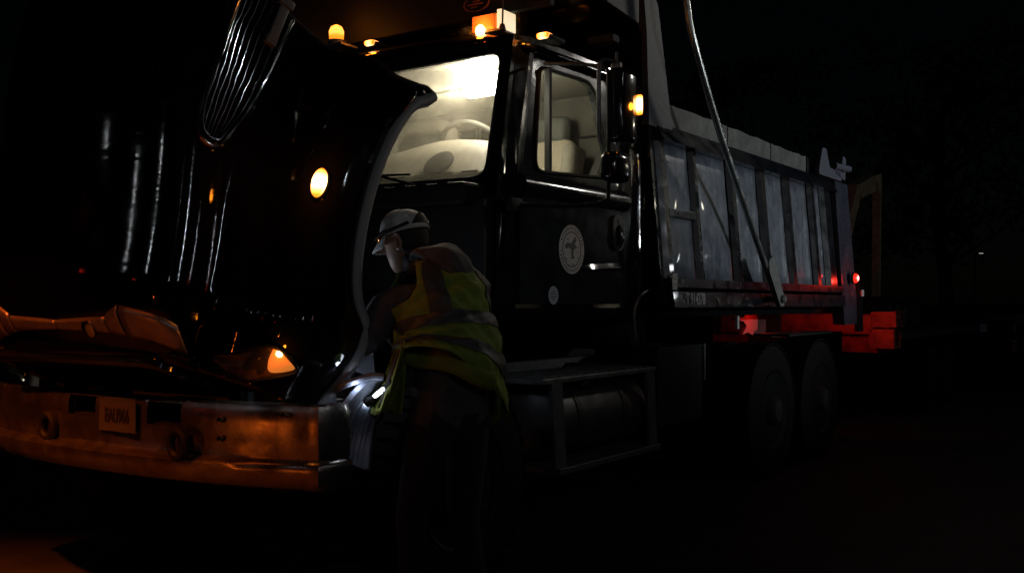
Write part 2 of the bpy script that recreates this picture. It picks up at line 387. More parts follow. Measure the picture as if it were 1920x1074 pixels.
# --- wheels
def wheel(x, y, r=.5, w=.28, side=-1, dual=False):
    """y = outer face of the wheel"""
    c = (x, y - side*w/2, r); ax = (0, side, 0)
    h = w/2
    t = MB().lathe([(-h*.8, r*.56), (-h, r*.62), (-h, r*.86), (-h*.86, r*.97), (-h*.5, r), (h*.5, r), (h*.86, r*.97), (h, r*.86), (h, r*.62), (h*.8, r*.56)], c, ax, 56)
    ty = t.build('wheel', rubber, truck, smooth=True)
    tr = MB()
    for k in range(44):
        a = k*math.tau/44
        for s2 in (-1, 1):
            p = Vector((x + math.cos(a)*(r+.002), c[1]+s2*h*.5, r+math.sin(a)*(r+.002)))
            tr.box(p, (.016, h*.8, .045), rot=Matrix.Rotation(-a, 3, 'Y'))
    if y < .6: tr.build('tread', rubber, ty)
    rim = MB()
    if dual: rim.lathe([(h*.2, r*.30), (h*.25, r*.50), (h*.8, r*.56), (h*.95, r*.57), (h*.8, r*.53), (-h*.1, r*.48), (-h*.2, r*.3)], c, ax, 40)
    else: rim.lathe([(-h*.2, r*.45), (h*.8, r*.55), (h*.95, r*.57), (h*.8, r*.53), (h*.3, r*.48), (h*.75, r*.30), (h*.8, r*.2)], c, ax, 40)
    ro = rim.build('rim', under, ty, smooth=True)
    hb = MB().lathe([(-h*.3, r*.24), (h*1.0, r*.22), (h*1.25, r*.16), (h*1.3, .01)], c, ax, 24)
    for k in range(10):
        a = k*math.tau/10
        p = Vector((x+math.cos(a)*r*.36, c[1]+side*h*(.1 if dual else .55), r+math.sin(a)*r*.36))
        hb.lathe([(0, .016), (h*.4, .014)], p, ax, 6)
    hb.build('hub', under, ty, smooth=True)
for x, dual in ((.85, False), (4.7, True), (5.85, True)):
    wheel(x, .06 if not dual else .04, side=-1, dual=dual)
    wheel(x, 2.26, side=1, dual=dual)
    if dual:
        for yy, sd_ in ((.36, -1), (1.94, 1)): wheel(x, yy, side=sd_, dual=True)
for x in (.85, 4.7, 5.85):
    MB().tube([(x, .3, .5), (x, 2.0, .5)], .06, 12).lathe([(-.2, .05), (-.16, .16), (.16, .16), (.2, .05)], (x, YC, .5), (0, 1, 0), 20).build('axle', frame_m, truck, smooth=True)
for x, y in ((5.28, .62), (5.28, 1.7)):
    MB().tube(cat([(x-.62, y, .62), (x-.3, y, .74), (x, y, .82), (x+.3, y, .74), (x+.62, y, .62)]), .045, 6).build('leaf_spring', frame_m, truck)

# --- bumper: lofted chrome profile along a bowed path, with two pocket holes cut through
def bump_path():
    P = [(.04, .0), (.02, .0), (.0, .002), (-.06, .004), (-.088, .014), (-.097, .045), (-.095, .09)]
    for k in range(1, 25):
        y = .09 + (2*YC-.18)*k/24 if k < 24 else 2*YC-.09
        P.append((-.095 - .15*(1-abs((y-YC)/(YC-.09))**2.4), y))
    P += [(-.088, 2*YC-.014), (-.06, 2*YC-.004), (.0, 2*YC-.002), (.02, 2*YC), (.04, 2*YC)]
    return P
prof = [(.05, .925), (.02, .938), (-.008, .930), (-.018, .905), (-.02, .86), (-.02, .80), (-.018, .745), (-.022, .735), (-.045, .728), (-.058, .715), (-.06, .69), (-.052, .66), (-.03, .634), (.0, .622), (.05, .618)]
BP = bump_path(); rows = []
for i, (x, y) in enumerate(BP):
    a = Vector(BP[max(i-1, 0)]); b = Vector(BP[min(i+1, len(BP)-1)]); t = (b-a).normalized(); n = Vector((-t.y, t.x))
    if n.x > 0 and i not in (0, 1, len(BP)-1, len(BP)-2): n = -n
    if i < 2: n = Vector((0, -1))
    if i > len(BP)-3: n = Vector((0, 1))
    mid = max(0, 1-abs((y-YC)/YC)**3)
    row = []
    for (o, z) in prof:
        q = -o
        if z < .74: q = q*(.55+.6*mid) - .0
        row.append((x+n.x*q, y+n.y*q, z))
    rows.append(row)
bumper = MB().grid(rows).build('bumper', chromed, truck, smooth=True, solid=.008)
cut = MB().box2((-.5, .60, .835), (.1, .78, .92)).box2((-.5, 1.10, .845), (.1, 1.29, .925)).build('cutter_tmp', under, truck)
md = bumper.modifiers.new('cut', 'BOOLEAN'); md.object = cut; md.operation = 'DIFFERENCE'; md.solver = 'EXACT'
bpy.context.view_layer.update()
dg = bpy.context.evaluated_depsgraph_get(); me = bpy.data.meshes.new_from_object(bumper.evaluated_get(dg))
bumper.modifiers.clear(); bumper.data = me; bpy.data.objects.remove(cut)
for y0, y1, z0, z1 in ((.60, .78, .835, .92), (1.10, 1.29, .845, .925)):
    xx = -.222 if y0 < 1 else -.236
    m = MB().ring([(xx, y0-.012, z0-.012), (xx, y1+.012, z0-.012), (xx, y1+.012, z1+.012), (xx, y0-.012, z1+.012)], [(xx, y0+.004, z0+.004), (xx, y1-.004, z0+.004), (xx, y1-.004, z1-.004), (xx, y0+.004, z1-.004)], (.14, 0, 0))
    m.box2((-.11, y0, z0), (-.1, y1, z1)); m.build('tow_pocket', under, bumper)
for y, z in ((.56, .775), (1.42, .785)):
    c = Vector((-.275, y, z)); m = MB()
    m.tube([c + Vector((.0, .044*math.cos(a), .05*math.sin(a))) for a in [k*math.tau/20 for k in range(20)]], .017, 8, closed=True)
    m.box(c+Vector((.05, 0, 0)), (.09, .035, .07), .008)
    m.build('tow_hook', matte, bumper, smooth=True)
for y, z in ((.40, .87), (.40, .80), (1.8, .87), (1.8, .80), (.16, .90), (.13, .90)):
    MB().lathe([(0, .012), (.01, .012), (.016, .007)], (-.205 if y > .3 else -.135, y, z), (-1, 0, 0), 12).build('bolt', chrome, bumper, smooth=True)
# licence plate
px0 = -.274
pl = MB().box2((px0, .82, .795), (px0+.004, 1.06, .93), .0015)
plo = pl.build('licence_plate', plate_m, bumper)
bd = MB().ring([(px0-.001, .82, .795), (px0-.001, 1.06, .795), (px0-.001, 1.06, .93), (px0-.001, .82, .93)], [(px0-.001, .826, .801), (px0-.001, 1.054, .801), (px0-.001, 1.054, .924), (px0-.001, .826, .924)], (.003, 0, 0))
bd.build('plate_frame', dullmetal, bumper)
MF = lambda x, y, z: Matrix(((0, 0, 1, x), (-1, 0, 0, y), (0, 1, 0, z), (0, 0, 0, 1)))   # text reading towards the front of the truck
text_mesh('EAU966', .076, 'plate_number', mat('plate_ink', (.015,.012,.015), .6), bumper, MF(px0-.0025, .94, .857), .62, .0008, .002)

# --- hood, modelled closed and swung forward about its front hinge
HT = R(67); HP = Vector((0, 0, .95))
def hrot(p, yo=None):
    v = Vector((p[0], 0, p[2]-HP.z)); c, s = math.cos(HT), math.sin(HT)
    return Vector((v.x*c - v.z*s, p[1], HP.z + v.x*s + v.z*c))
def sm(t): t = max(0, min(1, t)); return t*t*(3-2*t)
def hood_profile(s):
    """half profile (driver's side) at s in 0..1 from grille to cowl, in closed position"""
    Zt = 1.36 + .10*sm(s/.18) + .33*sm(s*.95); Zf = 1.17 + .07*sm(s/.2) + .05*math.exp(-((s-.6)/.2)**2) - .10*sm((s-.75)/.25)
    yo = .17*(1-sm(s/.22))**1.5
    xr = [1.335, 1.335, 1.31, 1.30, 1.36, 1.41, 1.44, 1.47, 1.48, 1.49, 1.50, 1.51]
    xf = [-.03, -.04, -.05, -.045, -.035, -.02, -.01, .0, .0, .0, .0, .0]
    x0 = lerp(xf[0], xr[0], s)
    zb = .86 + .04*sm(s/.2)
    d = (x0-.81)/.49
    if abs(d) < 1: zb = max(zb, .90+.185*math.sqrt(1-d*d))
    bulge = .06*sm((s-.1)/.3)*(1-sm((s-.8)/.2))
    Y = [.02, .0, .005, .045, .13, .28, .40, .455, .50, .60, .84, YC]
    Z = [zb, zb+.05, Zf-.12, Zf-.03, Zf+.005, Zf+.01, Zf+.07, Zt-.20, Zt-.07, Zt-.005, Zt+.035, Zt+.045]
    Y2 = [min(YC, y + yo*max(0, 1-y/.6)) for y in Y]
    Z2 = list(Z)
    nose = (1-sm(s/.10))
    for i in range(8, 12): Z2[i] -= .07*nose
    P = [Vector((lerp(a, b, s), y, z)) for a, b, y, z in zip(xf, xr, Y2, Z2)]
    return P
NS = 44; NQ = 5
hrows = []
for i in range(NS+1):
    s = (i/NS); s = s*s*.35 + s*.65
    half = cat(hood_profile(s), NQ)
    full = half + [Vector((p.x, 2*YC-p.y, p.z)) for p in half[-2::-1]]
    hrows.append(full)
m = MB(); m.grid([[hrot(p) for p in r] for r in hrows])
front = [hrot(p) for p in hrows[0]]
hood = m.build('hood', hoodp, truck, smooth=True, solid=.014)
def hs(s, q):
    """point and outward normal on the tilted hood; q in 0..11 along the half profile"""
    def P(s_, q_):
        c = cat(hood_profile(s_), 8); k = max(0, min(len(c)-1.001, q_*8)); i = int(k); return hrot(c[i].lerp(c[i+1], k-i))
    p = P(s, q); n = (P(s, q+.15)-P(s, q-.15)).cross(P(min(1, s+.01), q)-P(max(0, s-.01), q)).normalized()
    if n.dot(p - hrot(Vector((.7, YC, .9)))) < 0: n = -n
    return p, n
# rolled arch lip
for sd_ in (0, 1):
    lipc = [r[0] if sd_ == 0 else r[-1] for r in hrows]
    MB().tube([hrot(p) for p in lipc], .028, 12).build('arch_lip', mat('arch_lip_rim_glow', (.24,.245,.25), .5, bump=.2), hood, smooth=True)  # pale grey stands for rim light along the black fender edge
# inner edge flange along the cowl edge
MB().tube([hrot(p) for p in hrows[-1]], .010, 6).build('rear_seal', matte, hood, smooth=True)
# grille (faces the ground while the hood is tilted)
bars = 16
for k in range(bars):
    y = .62 + 1.08*k/(bars-1); a = hrot((-.01, y, .95)); b = hrot((-.01, y, 1.28)); MB().tube([a, b], .008, 6).build('grille_bar', matte, hood)
fr_pts = [hrot((-.012, y, z)) for y, z in rpoly([(.55, .92), (1.77, .92), (1.70, 1.31), (.62, 1.31)], .07)]
MB().tube(fr_pts, .022, 8, closed=True).build('grille_frame', paint, hood, smooth=True)
MB().prism([hrot((.02, y, z)) for y, z in ((.5, .9), (1.82, .9), (1.82, 1.3), (.5, 1.3))], hrot((.03, 0, 0))-hrot((.02, 0, 0))).build('grille_backing', under, hood)

# --- cab shell
CB = 2.60       # back of cab
wx = lambda z: 1.20 + (z-1.91)*.25                 # windshield plane
def yA(z, side=0):
    y = .20 + (z-1.91)*.13
    return y if side == 0 else 2*YC-y
# front frame of the windshield
def ws(y, z, o=0): return (wx(z)-o, y, z)
inner = rpoly([(.20, 1.905), (2*YC-.20, 1.905), (2*YC-.21, 2.53), (.21, 2.53)], .07)
outer = [(.12, 1.80), (2*YC-.12, 1.80), (2*YC-.16, 2.62), (.16, 2.62)]
MB().ring([ws(y, z) for y, z in outer], [ws(y, z) for y, z in inner], (.03, 0, -.0075)).build('windshield_frame', paint, truck)
gin = rpoly([(.205, 1.91), (2*YC-.205, 1.91), (2*YC-.215, 2.525), (.215, 2.525)], .07)
seal = MB().tube([ws(y, z, .006) for y, z in inner], .008, 6, closed=True).build('windshield_seal', matte, truck, smooth=True)
MB().prism([ws(y, z, -.008) for y, z in gin], (.005, 0, 0)).build('windshield', ws_glass, truck)
# side shells: pillar, rocker, back panel; the door is its own part
for side in (0, 1):
    Y = lambda y: y if side == 0 else 2*YC-y
    dy = .045 if side == 0 else -.045
    sidep = MB()
    sidep.prism([(1.165, Y(.12), 1.28), (1.33, Y(.12), 1.28), (1.33, Y(.12), 1.93), (1.53, Y(.155), 2.63), (1.385, Y(.16), 2.62), (1.17, Y(.12), 1.80)], (0, dy, 0))
    sidep.prism([(2.47, Y(.12), 1.22), (CB, Y(.12), 1.22), (CB, Y(.13), 2.60), (2.35, Y(.155), 2.63), (2.30, Y(.155), 2.58), (2.47, Y(.12), 2.0)], (0, dy, 0))
    sidep.prism([(1.20, Y(.12), 1.22), (2.47, Y(.12), 1.22), (2.47, Y(.12), 1.28), (1.20, Y(.12), 1.28)], (0, dy, 0))
    sidep.prism([(1.50, Y(.156), 2.555), (2.36, Y(.156), 2.555), (2.36, Y(.165), 2.64), (1.52, Y(.165), 2.64)], (0, dy, 0))
    sidep.build('cab_side', paint, truck)
# roof
rr = []
for k in range(13):
    t = k/12; x = lerp(1.36, CB, t)
    hgt = 2.635 + .115*math.sin(math.pi*min(1, (t+.06)*.62))**.8
    if k == 0: hgt = 2.60
    row = []
    for j in range(25):
        u = -1+2*j/24; y = YC + u*(YC-.12 + (.0 if k else -.06))
        row.append((x, y, lerp(2.58, hgt, (1-abs(u)**6)) + .02*(1-u*u)))
    rr.append(row)
MB().grid(rr).build('roof', paint, truck, smooth=True, solid=.03)
MB().box2((1.34, .3, 2.545), (1.44, 2*YC-.3, 2.60), .02).build('roof_visor', paint, truck)
# interior
MB().box2((CB-.05, .17, 1.25), (CB-.01, 2*YC-.17, 2.56)).build('cab_back_wall', wall_in, truck)
MB().box2((1.46, .22, 2.545), (CB-.05, 2*YC-.22, 2.56)).build('headliner', liner_m, truck)
MB().box2((1.15, .17, 1.22), (CB, 2*YC-.17, 1.26)).build('cab_floor', under, truck)
MB().box2((1.10, .14, 1.22), (1.165, 2*YC-.14, 1.79)).build('firewall', matte, truck)
cw = MB().box2((1.02, .2, 1.76), (1.22, 2*YC-.2, 1.87), .02)
for k in range(14): cw.box2((1.03, .3+k*.13, 1.865), (1.19, .36+k*.13, 1.875))
cw.build('cowl', matte, truck)
dash = MB()
drow = []
for j in range(22):
    y = .19 + (2*YC-.38)*j/21; hump = .05*math.exp(-((y-.62)/.28)**2); b = .02*math.sin(min(1, j/3, (21-j)/3)*math.pi/2)
    drow.append([(1.235, y, 1.925), (1.27, y, 1.94+b), (1.33, y, 2.01+b+hump*.5), (1.42, y, 2.075+b+hump), (1.52, y, 2.09+b+hump), (1.60, y, 2.05+b+hump), (1.64, y, 1.9), (1.62, y, 1.5)])
dsh = dash.grid(drow).build('dashboard', dash_m, truck, smooth=True, solid=.02)
MB().lathe([(0, .085), (.008, .085), (.012, .07), (.012, .01)], (1.295, .56, 2.005), (-.75, 0, .65), 28).build('speaker_grille', dark_in, dsh, smooth=True)
MB().box((1.60, .64, 2.115), (.10, .38, .07), .025, Matrix.Rotation(R(-15), 3, 'Y')).build('gauge_binnacle', dark_in, truck, smooth=True)
MB().box((1.625, 1.12, 1.98), (.06, .36, .18), .01).build('radio_console', dark_in, truck)
MB().box((1.40, 1.30, 2.108), (.20, .15, .004), .001, Matrix.Rotation(R(14), 3, 'Z')).build('paper_sheet', mat('paper', (.5,.5,.46), .8), truck)
for k in range(12): MB().box((1.262, .34+k*.15, 1.948), (.03, .09, .008), .002).build('defrost_vent', dark_in, dsh)
MB().prism([(2.50, .20, 2.35), (2.50, .25, 2.35), (2.30, .42, 1.70), (2.30, .37, 1.70)], (-.003, 0, .002)).build('seat_belt', dark_in, truck)
MB().tube([(CB-.07, .3, 2.30), (CB-.07, 2.0, 2.30)], .008, 6).build('coat_rail', dark_in, truck)
MB().box2((CB-.058, .55, 1.98), (CB-.05, 1.78, 2.42), .02).build('rear_window', mat('rear_window_glass', (.015,.015,.015), .08), truck)
def seat(y, lab=None):
    o = MB().box((2.10, y, 1.62), (.52, .50, .14), .05).build('seat', cloth_beige, truck, smooth=True)
    rb = Matrix.Rotation(R(10), 3, 'Y')
    MB().box((2.36, y, 1.96), (.14, .40, .62), .06, rb, 4).build('backrest', cloth_beige, o, smooth=True)
    for s_ in (-1, 1): MB().box((2.33, y+s_*.205, 1.95), (.17, .085, .56), .04, rb, 4).build('bolster', dash_m, o, smooth=True)
    MB().box((2.42, y, 2.33), (.10, .30, .17), .045, rb, 4).build('headrest', grey_in, o, smooth=True)
seat(.62)
ps = MB().box((2.10, 1.52, 1.62), (.52, .56, .14), .05).build('seat', cloth_beige, truck, smooth=True)
MB().box((2.34, 1.52, 2.03), (.13, .44, .76), .06, Matrix.Rotation(R(10), 3, 'Y'), 4).build('backrest', grey_in, ps, smooth=True)
MB().tube(cat([(2.22, 1.26, 1.70), (2.26, 1.26, 2.0), (2.32, 1.27, 2.30), (2.34, 1.34, 2.41), (2.345, 1.52, 2.43), (2.34, 1.70, 2.41), (2.32, 1.77, 2.30), (2.26, 1.78, 2.0), (2.22, 1.78, 1.7)]), .05, 12).build('bolster', dash_m, ps, smooth=True)
# steering wheel
sc_ = Vector((1.72, .64, 2.10)); sn = Vector((.75, 0, .62)).normalized(); e1 = Vector((0, 1, 0)); e2 = sn.cross(e1)
sw = MB().tube([sc_ + (e1*math.cos(k*math.tau/36)+e2*math.sin(k*math.tau/36))*.215 for k in range(36)], .015, 10, closed=True)
sw.lathe([(-.04, .07), (0, .075), (.02, .05)], sc_ - sn*.02, sn, 16)
for a in (.1, 2.1, 4.2): sw.tube([sc_-sn*.01, sc_+(e1*math.cos(a)+e2*math.sin(a))*.21], .014, 8)
sw.tube([sc_, sc_ - sn*.4], .03, 10)
sw.build('steering_wheel', grey_in, truck, smooth=True)
# dome lamp
MB().box((1.54, .44, 2.435), (.07, .28, .12), .03).build('dome_lamp', dome_lit, truck)
MB().box2((1.95, .9, 2.525), (2.15, 1.4, 2.54), .01).build('roof_console', dash_m, truck)
lamp('dome_light', 'POINT', (1.44, .42, 2.40), 12, (1, .92, .76), .09, parent=truck)
vis = MB().box((1.52, 1.65, 2.47), (.02, .46, .15), .008, Matrix.Rotation(R(-60), 3, 'Y')).build('sun_visor', liner_m, truck)
lamp('dome_light', 'POINT', (1.98, 1.0, 2.42), 5, (1, .92, .76), .09, parent=truck)
# wipers
for a, b, c in (((1.155, .55, 1.875), (1.17, .86, 1.955), (1.178, 1.28, 1.975)), ((1.155, 1.55, 1.875), (1.17, 1.7, 1.955), (1.178, 2.0, 1.975))):
    wm = MB().tube([a, b], .008, 6); d = (Vector(c)-Vector(b)).normalized()
    wm.tube([Vector(b)-d*.22+Vector((.0, 0, .0)), Vector(b)+d*.28], .006, 6); wm.box(Vector(a), (.04, .04, .03), .005)
    wm.build('wiper', matte, truck)
for k in range(4):
    y = [.06, 1.20, 1.78, 2.24][k]; z = [2.615, 2.745, 2.73, 2.645][k]
    mm = MB().box((1.56, y, z-.004), (.15, .085, .03), .012, None).build('roof_marker_lamp', matte, truck, smooth=True)
    MB().box((1.50, y, z+.002), (.06, .07, .03), .012).build('lens', amber_small, mm, smooth=True)
    lamp('marker_light', 'POINT', (1.44, y, z+.02), .5, AMB, .015, parent=truck)
# beacon with a rectangular lens on the driver's side of the roof
b1 = MB().box2((1.49, .32, 2.685), (1.66, .52, 2.698), .004).build('beacon', dullmetal, truck)
lg = MB().box2((1.505, .36, 2.70), (1.64, .51, 2.785), .006).build('lens', amber_dim, b1)
MB().box2((1.505, .325, 2.70), (1.64, .352, 2.80), .004).build('clear_end_cap', mat('clear_cap_lit', (.7,.66,.58), .3, emis=(1,.8,.5), estr=.9), b1)
MB().lathe([(0, .022), (.02, .03), (.035, .015)], (1.50, .44, 2.70), (-1, 0, 0), 16).build('bulb', amber_big, b1, smooth=True)
lamp('beacon_light', 'POINT', (1.44, .44, 2.72), .9, AMB, .02, parent=truck)
# rotating beacon nearer the passenger side
b2 = MB().box2((1.36, 1.30, 2.73), (1.50, 1.52, 2.745), .004).lathe([(0, .06), (.03, .055), (.032, .04)], (1.43, 1.40, 2.745), (0, 0, 1), 20).build('beacon', dullmetal, truck)
MB().lathe([(0, .040), (.05, .042), (.075, .03), (.085, .01)], (1.43, 1.40, 2.78), (0, 0, 1), 24).build('lens', amber_big, b2, smooth=True)
lamp('beacon_light', 'POINT', (1.43, 1.40, 2.93), .6, AMB, .03, parent=truck)
MB().tube([(1.48, .30, 2.69), (1.49, .30, 2.9), (1.52, .30, 3.4)], .005, 6).lathe([(0, .02), (.03, .012)], (1.48, .30, 2.68), (0, 0, 1), 12).build('antenna', dullmetal, truck)

# --- driver's door (a matching one on the far side)
def door(side):
    Y = (lambda y: y) if side == 0 else (lambda y: 2*YC-y)
    s = -1 if side == 0 else 1
    def yy(z, o=0): return Y(.11 + .05*sm((z-1.93)/.7) - o)
    out = [(1.35, 1.30), (2.45, 1.30), (2.45, 2.03), (2.27, 2.59), (1.56, 2.585), (1.37, 1.90)]
    win = rpoly([(1.475, 1.955), (2.28, 2.0), (2.14, 2.515), (1.60, 2.50)], [.09, .03, .10, .05])
    dd = MB().ring([(x, yy(z), z) for x, z in out], [(x, yy(z), z) for x, z in win], (0, -s*.035, 0))
    o = dd.build('door', cabp, truck)
    MB().tube([(x, yy(z, .004), z) for x, z in win], .009, 6, closed=True).build('window_seal', matte, o, smooth=True)
    gl = [(x, yy(z, -.015), z) for x, z in win]
    MB().prism(gl, (0, -s*.004, 0)).build('window_glass', side_glass, o)
    MB().box2((1.632, Y(.115), 1.965), (1.655, Y(.145), 2.50)).build('vent_bar', matte, o)
    if side == 0:
        # raised belt moulding under the window and swept-up crease lower down
        bl = []
        for k in range(15):
            x = lerp(1.36, 2.44, k/14)
            bl.append([(x, .112, 1.945), (x, .088, 1.925), (x, .070, 1.89), (x, .072, 1.86), (x, .090, 1.835), (x, .112, 1.825)])
        MB().grid(bl).build('belt_moulding', cabp, o, smooth=True)
        cr = []
        for k in range(20):
            t = k/19; x = lerp(1.95, 2.38, t); z = 1.485 + .02*sm(t); d = .012*math.sin(math.pi*t)
            cr.append([(x, .112, z+.03), (x, .109-d*.4, z+.015), (x, .107-d, z), (x, .108-d*.5, z-.012), (x, .112, z-.02)])
        MB().grid(cr).build('door_crease', cabp, o, smooth=True)
        h = MB().ring([(x, .106, z) for x, z in rpoly([(2.27, 1.60), (2.39, 1.60), (2.39, 1.80), (2.27, 1.80)], .055)], [(x, .106, z) for x, z in rpoly([(2.295, 1.625), (2.365, 1.625), (2.365, 1.735), (2.295, 1.735)], .03)], (0, -.012, 0))
        h.lathe([(0, .010), (.006, .008)], (2.33, .094, 1.765), (0, -1, 0), 14)
        ho = h.build('door_handle', dullmetal, o, smooth=True)
        MB().tube(cat([(2.33, .095, 1.74), (2.33, .075, 1.70), (2.33, .075, 1.65), (2.33, .095, 1.615)]), .011, 8).build('pull', chrome, o, smooth=True)
        # seal decal: ring, band of small marks, figure
        SC = Vector((1.835, .1065, 1.585)); ra = .128
        ell = lambda r, n=48: [(SC.x+r*math.cos(k*math.tau/n), SC.z+r*math.sin(k*math.tau/n)) for k in range(n)]
        MB().prism([(x, SC.y, z) for x, z in ell(ra)], (0, -.0012, 0)).build('town_seal', white_v, o)
        rg = MB().ring([(x, SC.y-.0016, z) for x, z in ell(.094)], [(x, SC.y-.0016, z) for x, z in ell(.088)], (0, -.0008, 0))
        rnd = random.Random(5)
        for k in range(34):
            a = k*math.tau/34 + .1
            if 14 < k < 17 or k in (0, 33): continue
            hgt = rnd.uniform(.011, .017); w_ = rnd.uniform(.004, .009)
            rm = Matrix.Rotation(-(a-math.pi/2), 3, 'Y')
            rg.box((SC.x+math.cos(a)*.111, SC.y-.002, SC.z+math.sin(a)*.111), (w_, .0012, hgt), rot=rm)
        fig = [(-.07, .02), (-.045, .035), (-.01, .03), (.01, .045), (.035, .07), (.045, .05), (.03, .03), (.05, .01), (.02, .0), (.012, -.05), (-.002, -.05), (-.004, .0), (-.03, .01), (-.06, .0)]
        rg.prism([(SC.x+x, SC.y-.0016, SC.z+z) for x, z in fig], (0, -.0008, 0))
        for k in range(16):
            a = rnd.uniform(0, math.tau); q = rnd.uniform(.03, .078); rg.box((SC.x+math.cos(a)*q, SC.y-.002, SC.z+math.sin(a)*q-.01), (rnd.uniform(.006, .02), .001, rnd.uniform(.004, .01)))
        rg.build('seal_print', mat('seal_ink', (.14,.135,.13), .6), o)
        S2 = Vector((1.655, .1065, 1.345))
        MB().prism([(S2.x+.047*math.cos(k*math.tau/32), S2.y, S2.z+.047*math.sin(k*math.tau/32)) for k in range(32)], (0, -.0012, 0)).build('round_sticker', mat('sticker_white', (.5,.54,.6), .5), o)
        sp = MB()
        for k, w_ in enumerate((.04, .06, .055, .035)): sp.box((S2.x, S2.y-.0018, S2.z+.018-k*.013), (w_, .0008, .0045))
        sp.build('sticker_print', print_d, o)
    return o
d0 = door(0); d1 = door(1)
# grab bar behind the door, bright edge
MB().tube(cat([(2.50, .10, 1.50), (2.50, .06, 1.56), (2.50, .06, 1.85), (2.50, .06, 2.14), (2.50, .10, 2.2)]), .012, 8).build('grab_bar', chrome, truck, smooth=True)

# --- driver's mirror
MX = 1.66; MY = -.24
ma = MB()
ma.tube(cat([(1.24, .10, 1.77), (1.36, .03, 1.775), (1.50, -.10, 1.775), (1.60, -.22, 1.80), (1.62, MY+.01, 1.88), (1.62, MY+.01, 2.1)]), .011, 8)
ma.box((1.27, .09, 1.77), (.10, .05, .07), .012)
ma.tube([(1.62, MY+.01, 1.85), (1.62, MY+.01, 2.44)], .009, 8)
ma.tube(cat([(1.62, MY+.01, 2.44), (1.60, MY+.1, 2.47), (1.56, .10, 2.50)]), .009, 8)
mao = ma.build('mirror', matte, truck, smooth=True)
# chrome bracket loop on the inner side of the glass housing
MB().tube(cat([(1.64, MY-.02, 2.475), (1.56, MY+.005, 2.47), (1.535, MY+.012, 2.42), (1.53, MY+.012, 2.28), (1.53, MY+.012, 2.13), (1.545, MY+.01, 2.07)]), .011, 8).build('bracket', dullmetal, mao, smooth=True)
h1 = MB().box((1.70, MY-.02, 2.265), (.17, .10, .36), .03, None, 4).build('mirror_housing', paint, mao, smooth=True)
MB().tube(cat([(1.785, MY-.055, 2.43), (1.79, MY-.06, 2.36), (1.79, MY-.06, 2.20), (1.785, MY-.055, 2.10)]), .006, 6).build('housing_trim', chrome, mao, smooth=True)
h2 = MB().box((1.655, MY-.01, 1.965), (.17, .10, .15), .035, None, 4).build('convex_mirror', paint, mao, smooth=True)
MB().box2((1.788, MY-.05, 2.10), (1.793, MY+.02, 2.41), .002).build('mirror_glass', glassx, mao)
am = MB().box((1.785, MY-.075, 2.285), (.022, .03, .10), .009, None, 3).build('mirror_lamp', lens_mat('mirror_lamp_lit', (1, .66, .25), AMB, 9, 2.2, .05), mao, smooth=True)
lamp('mirror_light', 'POINT', (1.80, MY-.12, 2.285), .5, AMB, .02, parent=truck)
MB().tube([(1.63, MY-.03, 2.44), (1.63, MY-.03, 2.52)], .007, 6).box((1.63, MY-.03, 2.455), (.03, .05, .03), .005).build('mirror_clamp', dullmetal, mao)

# --- dump body
def by(z): return .0 + .085*(z-1.28)                   # the side leans inward towards the top
def bq(x, z, o=0): return (x, by(z)-o, z)
body = MB().box2((2.62, .16, 1.22), (6.55, 2*YC-.16, 1.30)).box2((2.62, .16, 1.30), (2.68, 2*YC-.16, 2.40)).box2((2.70, .13, 1.30), (6.5, .14, 2.28)).box2((2.62, 2*YC-.12, 1.28), (6.55, 2*YC-.05, 2.4)).build('dump_body', paint, truck)
def brail(n, z0, z1, o0, o1, x0=2.74, x1=6.2, m=rib_m, bev=.008):
    p = [(x0, by(z0)-o0), (x1, by(z0)-o0)]
    return MB().prism([(x0, by(z0)-o0, z0), (x1, by(z0)-o0, z0), (x1, by(z1)-o1, z1), (x0, by(z1)-o1, z1)], (0, .10, 0)).build(n, m, body)
brail('top_rail', 2.275, 2.385, .075, .02)
brail('bottom_rail', 1.40, 1.455, .05, .05)
brail('side_sill', 1.28, 1.375, .06, .055)
MB().prism([(2.62, -.045, 1.376), (6.2, -.045, 1.376), (6.2, .0, 1.385), (2.62, .0, 1.385)], (0, .05, .004)).build('sill_ledge', rib_m, body)
edges = [2.88, 3.21, 3.33, 3.83, 3.97, 4.40, 4.57, 4.95, 5.12, 5.55, 5.72, 5.89]
ribs = [(2.74, 2.88)] + [(edges[i], edges[i+1]) for i in range(1, 10, 2)] + [(5.87, 6.2)]
for (a, b) in ribs:
    a_, b_ = a+.006, b-.006; b_ -= .025; c = (b_-a_)*.22; o = .03
    MB().prism([(a_, by(1.455), 1.455), (a_+c, by(1.455)-o, 1.455), (b_-c, by(1.455)-o, 1.455), (b_, by(1.455), 1.455)], (0, .085*.82, .82)).build('rib', rib_m, body)
for i in range(0, 12, 2):
    a, b = edges[i]-.02, edges[i+1]+.02
    rowsP = []
    for k in range(9):
        z = lerp(1.45, 2.28, k/8); row = []
        for j in range(7):
            x = lerp(a, b, j/6); w = .010*(b-a)/.5*math.sin(math.pi*j/6)*math.sin(math.pi*k/8)*(1 if i % 4 or i == 0 else .7) + .003*math.sin(k*2.1+i)*math.sin(j*1.7+i)
            row.append((x, by(z)+.012-w, z))
        rowsP.append(row)
    MB().grid(rowsP).build('side_panel', panel_m, body, smooth=True, solid=.004)
MB().box((3.025, by(1.85)-.01, 1.85), (.37, .045, .05), .004).build('cross_brace', rib_m, body)
